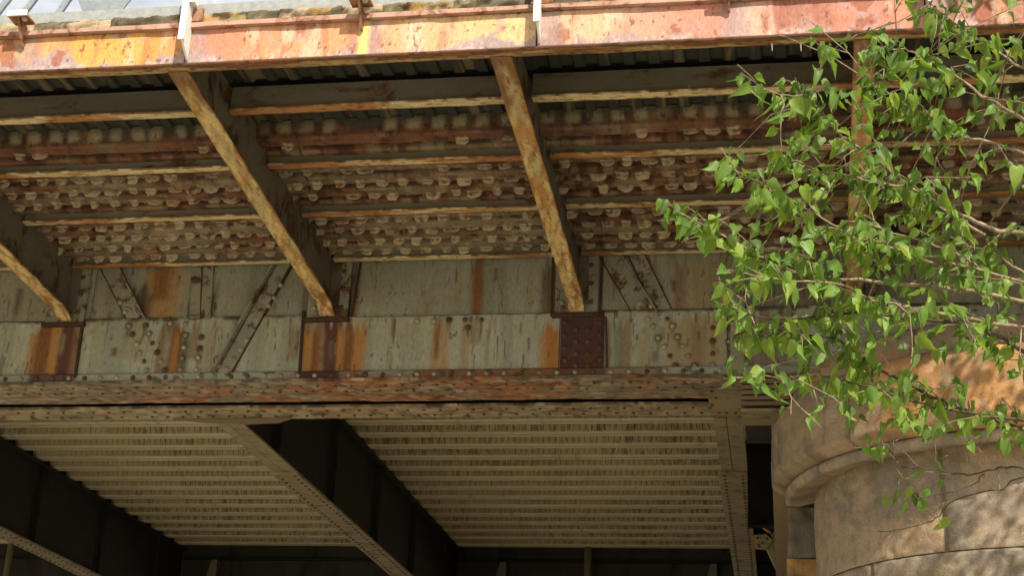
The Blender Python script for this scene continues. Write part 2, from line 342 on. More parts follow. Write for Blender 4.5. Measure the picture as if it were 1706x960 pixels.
def stain(C, X, Z, ST):
    for (u0, u1, v0, v1, col, s) in ST:
        um = (u0+u1)/2; x0 = wx(u0, (v0+v1)/2); x1 = wx(u1, (v0+v1)/2); za = wz(um, v0); zb = wz(um, v1)
        w = x1-x0; wob = (N1(Z*5+u0, X*.6)-.5)*.12*w+(N2(Z*22+u0, X*2)-.5)*.07*w
        e = .22*w+.006
        m = sstep(x0-e, x0+e, X+wob)*(1-sstep(x1-e, x1+e, X+wob))
        m = m*sstep(zb-.03, zb+.03, Z)*(1-sstep(za-.07, za+.03, Z+(N3(X*38, u0*1.)-.5)*.16))
        strk = .62+.72*N2.fbm(X*46+u0, Z*1.3, 3)
        C = cmix(C, col, np.clip(m*s*strk*1.15, 0, 1))
    return C
def paint_web(ST, base, seed, seam=None):
    def f(X, Z):
        big = N1.fbm(X*1.3+seed, Z*1.6, 4); C = np.ones(X.shape+(3,))*np.array(base)*(.80+.4*big[..., None])
        run = N2.fbm(X*16+seed, Z*.7, 4); C = cmix(C, np.array(base)*np.array([.80, .70, .50]), sstep(.50, .70, run)*.42)
        C = cmix(C, np.array(base)*np.array([.62, .66, .62]), sstep(.52, .72, N3.fbm(X*9+seed, Z*.9+3, 4))*.55)
        C = cmix(C, np.array(base)*1.18, sstep(.56, .72, N4.fbm(X*24+seed, Z*1.4, 3))*.2)
        C = stain(C, X, Z, ST)
        rg = np.random.default_rng(int(seed*10)); zt, zb_ = Z.max(), Z.min(); nd = int((X.max()-X.min())*24)
        for _ in range(nd):
            xd = rg.uniform(X.min(), X.max()); z0 = zt-.01-rg.random()**2*(zt-zb_); ln = rg.uniform(.03, .30)*rg.random()+.03; wd = rg.uniform(.003, .010)*(1+2.2*(rg.random() < .18))
            i0, i1 = np.searchsorted(X[:, 0], [xd-.04, xd+.04]); 
            if i1-i0 < 2: continue
            xs, zs = X[i0:i1], Z[i0:i1]; dr = np.exp(-((xs-xd+.006*(N2(zs*25+xd*9, xs*0)-.5))/wd)**2)*sstep(z0-ln, z0-ln*.6, zs)*(zs < z0)
            C[i0:i1] = cmix(C[i0:i1], [(.055, .04, .028), (.12, .06, .028), (.20, .17, .10)][rg.integers(3)], np.clip(dr*rg.uniform(.35, .95), 0, 1))
        sp = sstep(.75, .80, N4.fbm(X*30+seed, Z*11, 3)*.8+.22*N1.fbm(X*1.7+seed, Z*2, 2)); C = cmix(C, DARK, sp*.65)
        sp = sstep(.80, .84, N1.fbm(X*60+seed, Z*9, 2)); C = cmix(C, (.06, .045, .03), sp*.6)
        if seam is not None:
            d = np.abs(Z-seam); C = cmix(C, DARK, np.clip((1-sstep(.002, .030, d+.05*(N2.fbm(X*14+9, Z*16)-.40)))*.9, 0, 1))
        for (rx, rz) in RIV:
            if rx < X.min()-.1 or rx > X.max()+.1: continue
            k = float(N3(rx*31., rz*17.)); r = np.hypot(X-rx, (Z-rz))
            halo = (1-sstep(.016, .034+.014*k, r))*(.25+.7*(k > .45))
            drip = (np.abs(X-rx+.004*(N2(Z*40, rx)-.5)) < .016)*sstep(rz-.16*k-.03, rz-.02, Z)*(Z < rz)*(k > .5)*.55
            C = cmix(C, (.07, .048, .026), np.clip(np.maximum(halo, drip), 0, 1))
        return C
    return f
def relief(X, Z): return (N1.fbm(X*1.1, Z*1.7, 3)-.5)*.016+(N2.fbm(X*5, Z*4, 2)-.5)*.004
ZB = 5.345; ZLAP = 5.812; ZT = 6.44
BX = [wx(112, 530), wx(548, 525), wx(962, 518), .58]      # bracket positions along the bridge
edges_lo = [XL, -7.65, wx(134, 590), wx(502, 590), wx(932, 590), wx(1213, 590), 1.6, XR]
for i in range(len(edges_lo)-1):
    panel('web_plate', edges_lo[i]+.003, edges_lo[i+1]-.003, ZB, ZLAP+.012*((i*7) % 3-1), YW-.014+.003*(i % 2), .03, paint_web(ST_LO, PAINT, 3.+i*7, ZLAP), M['web'], gird, relief=relief)
edges_up = [XL, -7.6, wx(158, 480), wx(585, 480), wx(1000, 480), wx(1225, 480), 1.5, XR]
for i in range(len(edges_up)-1):
    panel('upper_web_plate', edges_up[i]+.003, edges_up[i+1]-.003, ZLAP-.03, ZT, YW+.004*(i % 2), .02, paint_web(ST_UP, PAINT*np.array([.80, .77, .74]), 50.+i*5), M['web'], gird, relief=relief)
MB().box(DL, DR, YW+.045, YW+.055, 5.29, 6.5).build('web_backing', M['black_steel'], gird)
# bottom angle: vertical leg with rivets
def paint_leg(X, Z):
    C = np.ones(X.shape+(3,))*PAINT*.86*(.8+.4*N1.fbm(X*2, Z*9, 4)[..., None])
    C = cmix(C, (.16, .07, .03), sstep(.52, .66, N2.fbm(X*2.2+3.3, Z*3, 4))*.5)
    for (u0, u1, col, s) in [(50, 128, MAROON, .9), (495, 568, (.07, .022, .022), 1.), (568, 610, BROWN, .5), (690, 930, BROWN, .9), (925, 1012, MAROON, .9), (1012, 1060, BROWN, .4)]:
        x0, x1 = wx(u0, 632), wx(u1, 632); C = cmix(C, col, s*sstep(x0-.03, x0+.03, X)*(1-sstep(x1-.03, x1+.03, X)))
    C = cmix(C, DARK, sstep(.60, .70, N3.fbm(X*14, Z*14, 3))*.7)
    return C
ba_ = panel('bottom_angle', XL, XR, 5.283, ZB+.004, YW-.030, .03, paint_leg, M['web'], gird, res=.009, relief=lambda X, Z: (N1.fbm(X*2, Z*2)-.5)*.008)
# stiffener plates under each bracket
def plate(name, x0, x1, z0, z1, y0, y1, mat, bev=.004, parent=gird):
    b = MB(); b.add([(x0, y0+bev, z0), (x1, y0+bev, z0), (x1, y0+bev, z1), (x0, y0+bev, z1), (x0+bev, y0, z0+bev), (x1-bev, y0, z0+bev), (x1-bev, y0, z1-bev), (x0+bev, y0, z1-bev),
                     (x0, y1, z0), (x1, y1, z0), (x1, y1, z1), (x0, y1, z1)],
                    [(4, 5, 6, 7), (0, 1, 5, 4), (1, 2, 6, 5), (2, 3, 7, 6), (3, 0, 4, 7), (8, 9, 1, 0), (9, 10, 2, 1), (10, 11, 3, 2), (11, 8, 0, 3), (11, 10, 9, 8)])
    return b.build(name, mat, parent)
sp_ = plate('stiffener_plate', wx(934, 590), wx(1006, 590), 5.352, 5.80, YW-.034, YW-.008, M['maroon'])
def bar(name, p, q, w, y0, y1, mat, parent=gird):
    """flat bar in a plane facing -y from p=(x,z) to q"""
    p = np.array(p); q = np.array(q); d = (q-p)/np.linalg.norm(q-p); n = np.array([-d[1], d[0]])*w/2
    pts = [p+n, q+n, q-n, p-n]
    return MB().prism([tuple(a) for a in pts], 1, y0, y1).build(name, mat, parent)
P = lambda u, v: (wx(u, v), wz(u, v))
t = mat_rusty('diagonal_paint', (.25, .25, .19), (.12, .06, .03), (.035, .025, .02), (8, 8, 8), (.50, .62), 60, .65, (.57, .69)); M['diag'] = t
d1 = bar('diagonal_angle', P(482, 430), P(374, 626), .10, YW-.036, YW-.012, M['diag'])
bar('outstanding_leg', P(468, 430), P(357, 626), .016, YW-.085, YW-.012, M['diag'], d1)
d2 = bar('diagonal_angle', P(172, 425), P(228, 532), .13, YW-.014, YW+.01, M['diag']); bar('outstanding_leg', P(188, 425), P(243, 532), .014, YW-.05, YW+.01, M['diag'], d2)
d3 = bar('diagonal_angle', P(1013, 418), P(1077, 528), .15, YW-.014, YW+.01, M['diag']); bar('outstanding_leg', P(1030, 418), P(1098, 528), .014, YW-.05, YW+.01, M['diag'], d3)
bar('diagonal_angle', P(1057, 418), P(1110, 528), .11, YW-.012, YW+.01, M['diag'])
bar('vertical_angle', P(329, 425), P(325, 532), .085, YW-.014, YW+.01, M['diag']); bar('vertical_angle', P(349, 425), P(344, 532), .085, YW-.016, YW+.01, M['diag'])
bar('vertical_angle', P(1230, 440), P(1228, 632), .10, YW-.05, YW+.01, M['diag'])
M['seam'] = mat_rusty('seam_rust', (.045, .028, .022), (.09, .04, .018), (.02, .014, .012), (14, 14, 14), (.5, .6), 60, .8)
for (a, b_, w) in [((482, 430), (374, 626), .125), ((172, 425), (228, 532), .15), ((1013, 418), (1077, 528), .17), ((1057, 418), (1110, 528), .13), ((339, 425), (334, 532), .185)]:
    bar('rust_seam', P(*a), P(*b_), w, YW-.0165-.0006*w, YW+.012, M['seam']) if a[0] == 482 else bar('rust_seam', P(*a), P(*b_), w, YW-.011-.003*w, YW+.012, M['seam'])
# dark joint covers beside the brackets
for (u0, v0, u1, v1, w) in [(152, 445, 127, 632, .035), (602, 440, 586, 530, .02), (507, 520, 500, 632, .035), (1005, 430, 1001, 530, .022), (1010, 530, 1012, 615, .02), (922, 430, 919, 530, .02)]:
    bar('joint_cover', P(u0, v0), P(u1, v1), w*.6, YW-.032, YW-.010, M['seam'])
# rivets (shared mesh)
def rivet_mesh(mat, r=.020, h=.016):
    b = MB(); vs = []
    for rr, hh in ((1., 0), (.86, .55), (.5, .9)):
        for k in range(8): a = k*math.pi/4; vs.append((r*rr*math.cos(a), -h*hh, r*rr*math.sin(a)))
    vs.append((0, -h, 0)); fs = []
    for j in range(2):
        for k in range(8): fs.append((j*8+k, j*8+(k+1) % 8, j*8+8+(k+1) % 8, j*8+8+k))
    for k in range(8): fs.append((16+k, 16+(k+1) % 8, 24))
    return b.add(vs, fs).mesh('rivet', mat, True)
RM = [rivet_mesh(M['rivet']), rivet_mesh(M['rivet_dark'])]
RS = rivet_mesh(M['rivet_dark'], .015, .012)
def rivet(x, y, z, parent, me, rot=0., sc=1.):
    o = link('rivet', me, parent); o.location = (x, y, z); o.rotation_euler = (rot, random.random()*.6 if rot == 0 else 0, 0); o.scale = (sc,)*3
    return o
for (x, z) in RIV: rivet(x, YW-.016, z, gird, RM[random.random() < .30], 0, random.uniform(.9, 1.1))
for (x, z) in RIV_UP: rivet(x, YW-.02, z, gird, RM[random.random() < .5], 0, .95)
for (u, v) in [(1460, 530), (1512, 545), (1557, 480), (1600, 420), (1640, 355), (1683, 290)]: p = zr([(u, v)])[0]; rivet(p[0], YW-.037, p[1], d1, RM[0])
for (u, v) in [(450, 513), (459, 499), (470, 478)]: rivet(wx(u, v), YW-.037, wz(u, v), d1, RM[0])
for (cx_, ys) in [(325, (240, 325, 405, 490)), (398, (285, 365, 445, 525)), (478, (285, 365, 445, 525)), (555, (240, 325, 405, 485))]:
    for y_ in ys: p = zr([(cx_, y_)], 860)[0]; rivet(p[0], YW-.035, p[1], sp_, RM[1])
x = -6.35
while x < .1:
    rivet(x, YW-.031, 5.313, ba_, RM[0] if random.random() < .65 else RM[1]); x += .135
# bottom chord flanges (undersides seen from below)
def wavy_plate(name, x0, x1, y0, y1, z0, z1, mat, parent, amp=.004, n=None, wy=.0):
    """plate seen from below with slightly uneven edges"""
    n = n or max(3, int((x1-x0)/.05)); xs = np.linspace(x0, x1, n); b = MB(); vs = []; fs = []
    for i, x in enumerate(xs):
        a = (N1(x*9, y0*31)-.5)*2*amp; c = (N2(x*9, y1*31)-.5)*2*amp; zz = (N3(x*2.3, y0*7)-.5)*amp*2
        vs += [(x, y0+a, z0+zz), (x, y1+c, z0+zz), (x, y1+c, z1), (x, y0+a, z1)]
    for i in range(n-1):
        o = i*4
        for k in range(4): fs.append((o+k, o+4+k, o+4+(k+1) % 4, o+(k+1) % 4))
    fs += [(0, 1, 2, 3), tuple((n-1)*4+k for k in (3, 2, 1, 0))]
    return b.add(vs, fs).build(name, mat, parent)
XG = wx(1175, 668)+.0
fl = xstrip('bottom_flange', XL, XR, YW-.05, 11.30, 5.262, .021, paint_girder_flange(2., -.05, False), M['steel_v'], gird, .005, 15, .016)
xstrip('bottom_flange', XL, XG, 11.303, 11.50, 5.270, .016, paint_girder_flange(9., .06, False), M['steel_v'], gird, .012, 11, .016, .01)
fl3 = xstrip('bottom_flange', XL, XG, 11.62, 11.95, 5.264, .02, paint_girder_flange(15., -.06, True), M['steel_v'], gird, .008, 13, .016)
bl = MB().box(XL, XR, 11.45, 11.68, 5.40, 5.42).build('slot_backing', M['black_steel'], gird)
MB().box(XL, XR, 11.655, 11.665, 5.286, 6.3).build('inner_web', M['shade_black'], gird)  # near-black sheet behind the slot, its shade put into the colour
wavy_plate('node_gusset', XG, wx(1236, 640)+.01, 11.303, 11.97, 5.262, 5.284, M['flange_pale'], gird)
MB().prism([(-5.02, 11.90), (-4.80, 11.99), (-4.42, 12.06), (-4.12, 12.02), (-3.98, 11.90)], 2, 5.250, 5.263).build('lateral_gusset', M['flange'], gird)
k = 0; x = -6.35
while x < -.30:
    for (yy, dx) in ((11.07, 0), (11.20, .06), (11.71, .03), (11.85, .09)):
        if random.random() < .97 and x+dx < -.42: rivet(x+dx, yy, 5.263, fl if yy < 11.4 else fl3, RS, math.pi/2)
    x += .135
for (u, v) in [(1185, 652), (1192, 663), (1186, 674), (1210, 688), (1225, 688)]: q = onZ(u, v, 5.262); rivet(q[0], q[1], 5.262, gird, RS, math.pi/2)

# bearing over the pier
bear = thing('bearing_plates', 'stack of dark rusty steel plates under girder end beside the stone pier', 'bearing plates', (.6, 11.2, 5.0))
for i in range(5):
    MB().box(-.262, 1.9, YW-.02+.006*(i % 2), 11.9, 5.218-.042*i, 5.246-.042*i).build('plate', M['flange'], bear)
MB().box(-.24, 1.9, YW+.045, 11.9, 5.02, 5.25).build('packing', M['black_steel'], bear)
MB().prism([(-.262, YW-.01), (-.262, 11.34), (-.02, 11.34), (.10, 11.20), (.6, 11.17), (1.9, 11.15), (1.9, YW-.01)], 2, 5.000, 5.026).build('sole_plate', M['flange_pale'], bear)
MB().box(.9, 1.9, 11.0, 11.8, 4.85, 5.0).build('bed_block', M['black_steel'], bear)

# ================================================================= CANTILEVER BRACKETS
YF = 7.5                                   # face of the edge beam
ZTIP = 6.055; ZROOT = 5.845
labels_b = ['rust-yellow cantilever bracket at the left edge of the photo, cut off by the frame', 'rust-yellow cantilever bracket left of centre, above the brown stain with yellow edges',
            'rust-yellow cantilever bracket in the middle, above the maroon riveted plate', 'rust-yellow cantilever bracket on the right, half hidden by the leaves']
def make_bracket(x, lab, skew):
    b = thing('cantilever_bracket', lab, 'bracket', (x, YW, ZROOT), 'cantilever brackets under the footway')
    w = .063; n = 150; m = 11; y0, y1 = YF+.06, YW-.20
    ys = np.concatenate([np.linspace(y0, y1, n), np.linspace(y1, YW-.035, 16)[1:]]); Yg, T = np.meshgrid(ys, np.linspace(-1, 1, m), indexing='ij')
    t_ = np.clip((Yg-y0)/(y1-y0), 0, 1); Zg = ZTIP+(ZROOT+.015-ZTIP)*t_-.062*sstep(y1, YW-.03, Yg)**1.3+(N3.fbm(Yg*2, x*3., 2)-.5)*.006
    ed = (N1.fbm(Yg*7, np.sign(T)*5+x*9, 3)-.5)*.008*np.abs(T); Xg = x+skew*(YW-Yg)+T*w+ed
    S = Yg-y0; sd = x*7.
    C = np.ones(S.shape+(3,))*np.array([.52, .40, .185]); C = flake(C, S, T, sd, (.36, .25, .10), .6)
    C = cmix(C, (.33, .29, .19), sstep(.50, .62, N4.fbm(S*1.3+sd, T*.8, 3))*.6)
    grain = N2.fbm(S*13+T*2.2+sd, T*.7+S*.4, 4); C = cmix(C, (.26, .12, .035), sstep(.52, .60, grain)*(1-sstep(.64, .70, grain))*.75)
    C = cmix(C, (.25, .105, .03), sstep(.74, 1.08, np.abs(T)+(N1.fbm(S*6+sd, T*1.5, 4)-.5)*1.1)*.85)
    C = cmix(C, (.30, .13, .035), sstep(.58, .72, N3.fbm(S*2.3+sd*2, T*.8, 4))*.7)
    C = cmix(C, (.13, .055, .026), (1-sstep(.10, .55, S+(N4.fbm(S*5+sd, T*1.5, 4)-.5)*.9))*.85)
    C = cmix(C, (.20, .075, .022), sstep(2.9, 3.1, S)*sstep(.46, .58, N2.fbm(S*9+sd, T*2, 3))*.8)
    C = cmix(C, (.06, .03, .018), sstep(.70, .77, N1.fbm(S*12+sd, T*3+7, 3))*.7)
    strip('bottom_flange', np.stack([Xg, Yg, Zg], -1), .014, C, M['steel_v'], b)
    # web plate of the bracket
    xs0 = x+skew*(YW-y0); xs1 = x+.0
    vs = []
    for dx in (-.006, .006):
        vs += [(xs0+dx, y0, ZTIP+.014), (xs1+dx, YW-.03, ZROOT+.01), (xs1+dx, YW-.03, 6.42), (xs0+dx, y0, 6.42)]
    MB().add(vs, [(0, 1, 2, 3), (7, 6, 5, 4), (0, 4, 5, 1), (1, 5, 6, 2), (2, 6, 7, 3), (3, 7, 4, 0)]).build('web', M['bracket_web'], b)
    vs = []
    for (dx, zz) in ((-.055, 6.16), (.055, 6.16), (.055, 6.176), (-.055, 6.176)): vs += [(xs0+dx, y0+1.5, zz+.24), (xs1+dx, YW-.03, zz+.24)]
    MB().add(vs, [(0, 1, 3, 2), (2, 3, 5, 4), (4, 5, 7, 6), (6, 7, 1, 0), (0, 2, 4, 6), (7, 5, 3, 1)]).build('top_angle', M['bracket_web'], b)
    # root end plate against the girder
    o = plate('end_plate', x-.17, x+.16, 5.79, 6.40, YW-.034, YW+.0, M['diag'], .004, b)
    for (dx, z) in ((-.115, 5.875), (.105, 5.875), (.105, 6.03), (-.115, 6.03), (.105, 6.18), (-.115, 6.18)): rivet(x+dx, YW-.035, z, o, RM[(dx > 0)*1])
    plate('end_angle', x+.006, x+.085, 5.86, 6.41, YW-.052, YW-.035, M['bracket_web'], .004, b)
    plate('foot_ledge', x-.19, x+.18, 5.755, 5.785, YW-.06, YW-.0, M['seam'], .004, b)
    return b
for x, lab, sk in zip(BX, labels_b, (0., .006, -.004, -.018)): make_bracket(x, lab, sk)

# ================================================================= STRINGERS
ZS = 6.242
lab_s = ['first stringer from the orange edge beam, deep grey web with a cream lip', 'second stringer from the orange edge beam, shallow with a rusty cream lip',
         'third stringer from the orange edge beam, between the two bumpy trough bays', 'fourth stringer, its cream lip running just in front of the girder web']
SY = [8.42, 9.22, 10.03, 10.90]
bay = [XL]+BX+[2.62, XR]
for i, y in enumerate(SY):
    s = thing('stringer', lab_s[i], 'stringer', (-3.5, y, ZS), 'stringers under the footway')
    for k in range(len(bay)-1):
        x0 = bay[k]+.03; x1 = bay[k+1]-.03
        if k == 0: x0 = XL
        w = .040 if i == 0 else (.040, .036, .034, .030)[i]
        xstrip('flange_lip', x0, x1, y-w, y+w, ZS, .013, paint_lip(i*3.+k*7.7), M['steel_v'], s, .0045, 7)
        wavy_plate('web', x0, x1, y-.012, y, ZS+.0135, 6.42, M['grey_steel'], s, .002)

# ================================================================= EDGE BEAM (fascia)
edge = thing('edge_beam', 'sunlit orange and pink rusty edge beam along the top of the photo', 'edge beam', (-3.5, YF, 6.07))
ZF0, ZF1 = 6.075, 6.300
ev = []
def paint_fascia(X, Z):
    t1 = N1.fbm(X*1.05+4.7, Z*.5, 4); t2 = N2.fbm(X*7+3, Z*.6, 4); left = 1-sstep(-4.3, -3.3, X)
    OR = np.array([.55, .235, .085]); YE = np.array([.60, .37, .13]); PK = np.array([.52, .215, .15]); PA = np.array([.60, .38, .26]); GP = np.array([.33, .24, .23]); RB = np.array([.28, .10, .06])
    kx = [-5.5, -3.75, -3.40, -2.45, -2.15, -1.75, -1.35, -1.05, -.45, .05, 1.4, 3.6]
    kc = np.array([[.60, .31, .085], [.60, .32, .09], [.50, .20, .13], [.52, .235, .135], [.58, .33, .17], [.59, .38, .21], [.61, .43, .21], [.58, .37, .25], [.48, .235, .165], [.38, .175, .125], [.38, .185, .135], [.4, .2, .15]])
    xx = X+(N1.fbm(X*2.2+4.7, Z*1.2, 4)-.5)*.9; C = np.stack([np.interp(xx, kx, kc[:, q]) for q in range(3)], -1)*(.80+.22*t2[..., None])
    C = cmix(C, PK, sstep(.50, .64, N3.fbm(X*2.6+8, Z*1.0, 4))*.45); C = cmix(C, YE, sstep(.54, .68, N4.fbm(X*3.6+1.5, Z*.8, 3))*(.25+.35*left))
    C = cmix(C, RB, sstep(.54, .70, N2.fbm(X*13+2, Z*3, 4))*.45); C = cmix(C, (.66, .47, .36), sstep(.58, .70, N1.fbm(X*8+5, Z*2.2, 4))*.45)
    h = (Z-ZF0)/(ZF1-ZF0)
    # worn grey-violet patches creeping up from the lower edge and around scars
    C = cmix(C, GP, sstep(.0, .12, N3.fbm(X*3.3+2, X*0+1.5, 3)*1.1-.46-h*.75+(N1.fbm(X*40, Z*40, 3)-.5)*.35))
    C = cmix(C, (.50, .36, .33), sstep(.55, .62, N1.fbm(X*30, Z*30, 3))*(1-sstep(.0, .30, h))*.8)
    sc = sstep(.66, .72, N4.fbm(X*6+31, Z*7, 4)); C = cmix(C, RB, sc*.8); C = cmix(C, GP, sstep(.60, .66, N4.fbm(X*6+31, Z*7, 4))*(1-sc)*.6)
    C = cmix(C, (.11, .05, .03), sstep(.70, .76, N2.fbm(X*55, Z*30, 3))*.7)
    for u in (38, 315, 603, 900, 1215, 1548):
        xc = float(onY(u, 70, YF)[0]); C = cmix(C, GP*.9, (1-sstep(.03, .11, np.abs(X-xc-.04)+(N1.fbm(X*25, Z*20)-.5)*.08))*.7)
    C = cmix(C, np.array([.66, .50, .16]), (1-sstep(.01, .05, np.abs(X+2.30)))*.8)
    return C
fe = [XL, -5.9, -3.372, -1.29, .838, XR]
for i in range(len(fe)-1):
    panel('face_plate', fe[i]+.004, fe[i+1]-.004, ZF0, ZF1, YF, .012, paint_fascia, M['fascia'], edge, res=.007,
          relief=lambda X, Z: (N1.fbm(X*5, Z*6, 4)-.5)*.012+(N3.fbm(X*40, Z*40, 2)-.5)*.002)
xstrip('bottom_flange', XL, XR, YF-.004, YF+.078, 6.060, .0145, paint_edge_under, M['steel_v'], edge, .004, 9, .014, .002)
def mat_lip():
    return mat_rusty('edge_lip_rust', (.42, .26, .19), (.30, .13, .08), (.10, .05, .03), (9, 9, 9), (.48, .62), 60, .8, (.62, .74))
M['edge_lip'] = mat_lip()
wavy_plate('top_lip', XL, XR, YF-.034, YF+.05, 6.302, 6.330, M['edge_lip'], edge, .005)
MB().box(XL, XR, YF+.02, YF+.032, 6.08, 6.30).build('back_plate', M['black_steel'], edge)

# kerb of rough stones/concrete above the beam
kerb = thing('footway_kerb', 'rough mossy tan stone kerb strip between the edge beam and the grey rail', 'kerb', (-3.5, YF+.1, 6.34))
KC = [(.26, .19, .10), (.17, .14, .085), (.36, .28, .18), (.12, .10, .065), (.30, .19, .075)]
x = XL; kb = 0
while x < XR:
    L = random.uniform(.04, .26); c = KC[random.randrange(5)]
    nx = max(4, int(L/.02)); X, Z = np.meshgrid(np.linspace(x, x+L-.001, nx), np.linspace(6.332, 6.428, 8), indexing='ij')
    Y = YF+.015+(N1.fbm(X*26, Z*26, 4)-.5)*.06
    Y[0, :] += .008; Y[-1, :] += .008; Y[:, -1] += .02; Y[:, 0] += .01
    C = np.ones(X.shape+(3,))*np.array(c)*(.5+1.0*N2.fbm(X*40, Z*40, 3)[..., None]); C = cmix(C, (.06, .05, .028), sstep(.48, .62, N3.fbm(X*18, Z*22, 3))*.85)
    link('kerb_stone', grid_mesh('kerb_stone', np.stack([X, Y, Z], -1), C, M['stone']), kerb); x += L; kb += 1
kc = MB().box(XL, XR, YF+.062, YF+.45, 6.332, 6.42).build('kerb_core', M['stone'], kerb)
setcol(kc.data, np.tile([[.2, .17, .1]], (8, 1)))

# parapet: grey bottom rail, panes, inner braces
par = thing('parapet', 'grey metal parapet with glass panes above the left end of the edge beam', 'parapet', (-3.5, YF+.02, 6.43))
MB().box(XL, XR, YF+.045, YF+.09, 6.430, 6.500).build('bottom_rail', M['rail'], par)
MB().box(XL, XR, YF-.01, YF+.05, 7.46, 7.52).build('top_rail', M['rail'], par)
PX = [-5.44, -3.355, -1.272, .857]
for a, b in zip([XL]+PX, PX+[XR]):
    pn = MB().box(a+.05, b-.05, YF+.06, YF+.068, 6.501, 7.459).build('pane', M['glass'], par)
for (x0, x1) in [(-4.72, -4.32), (-4.54, -4.14), (-4.30, -3.95)]:
    MB().prism([(x0, 6.502), (x0+.045, 6.502), (x1+.045, 7.2), (x1, 7.2)], 1, YF+.08, YF+.10).build('brace', M['rail'], par)
MB().prism([(-4.10, 6.502), (-3.86, 6.502), (-3.80, 6.60), (-3.92, 6.72), (-4.16, 6.62)], 1, YF+.08, YF+.09).build('infill_plate', M['rail'], par)
lab_p = ['white parapet post at left, bolted to the edge beam', 'white parapet post above the middle of the edge beam', 'white parapet post behind the leaves at the upper right']
for x, lab in zip(PX[1:], lab_p):
    p = thing('parapet_post', lab, 'post', (x, YF-.06, 6.1), 'white posts on the edge beam')
    MB().box(x-.038, x+.038, YF-.10, YF-.040, 6.43, 7.5).build('post', M['white'], p)
    MB().prism([(YF-.115, 6.165), (YF-.009, 6.09), (YF-.009, 6.299), (YF-.030, 6.299), (YF-.030, 6.425), (YF-.10, 6.425), (YF-.115, 6.40)], 0, x-.006, x+.006).build('stem_web', M['white'], p)
    MB().add([(x-.022, YF-.128, 6.165), (x+.016, YF-.128, 6.165), (x+.016, YF-.128, 6.428), (x-.022, YF-.128, 6.428), (x-.022, YF-.114, 6.165), (x+.016, YF-.114, 6.165), (x+.016, YF-.114, 6.428), (x-.022, YF-.114, 6.428)],
             [(0, 1, 2, 3), (7, 6, 5, 4), (0, 4, 5, 1), (1, 5, 6, 2), (2, 6, 7, 3), (3, 7, 4, 0)]).build('stem_flange', M['white'], p)
    MB().box(x-.055, x+.07, YF-.028, YF-.010, 6.341, 6.427).build('base_plate', M['tabrust'], p)
lab_t = ['rusty T-shaped support bracket on the edge beam at the far left', 'rusty T-shaped support bracket on the edge beam between the two white posts', 'rusty T-shaped support bracket on the edge beam right of centre post']
for x, lab in zip((-4.402, -2.311, -.215), lab_t):
    p = thing('support_tab', lab, 'bracket', (x, YF-.06, 6.34), 'T-shaped tabs on the edge beam')
    MB().box(x-.062, x+.062, YF-.135, YF-.03, 6.372, 6.384).build('shelf_plate', M['tabrust'], p)
    MB().box(x-.062, x+.062, YF-.147, YF-.136, 6.372, 6.408).build('front_lip', M['white'], p)
    MB().prism([(YF-.13, 6.371), (YF-.009, 6.371), (YF-.009, 6.225), (YF-.03, 6.23)], 0, x-.006, x+.006).build('fin', M['tabrust'], p)
    o = rivet(x+.03, YF-.10, 6.372, p, RM[0], math.pi/2); o.name = 'bolt'

# ================================================================= FOOTWAY DECKING
# outer: dark corrugated steel, corrugations running away from the edge
deck = thing('corrugated_deck', 'dark corrugated steel sheets just behind the edge beam', 'decking', (-3.5, 8.2, 6.43))
prof = [(0, 0), (.060, 0), (.072, .020), (.138, .020), (.153, 0)]; pitch = .153
nsh = 0
for y0, y1 in ((YF+.05, 8.36), (8.47, 8.93)):
    x = XL
    while x < XR:
        b = MB(); k = 0; pts = []
        while k < 6: pts += [(x+k*pitch+a, z) for a, z in prof[:-1]]; k += 1
        pts.append((x+k*pitch, 0)); vs = []
        dz = .003*(nsh % 2)
        for (px, pz) in pts: vs += [(px, y0, 6.425+pz+dz), (px, y1, 6.425+pz+dz)]
        b.add(vs, [(2*i, 2*i+1, 2*i+3, 2*i+2) for i in range(len(pts)-1)]).build('corrugated_sheet', M['dark_corr'], deck); x += 6*pitch; nsh += 1
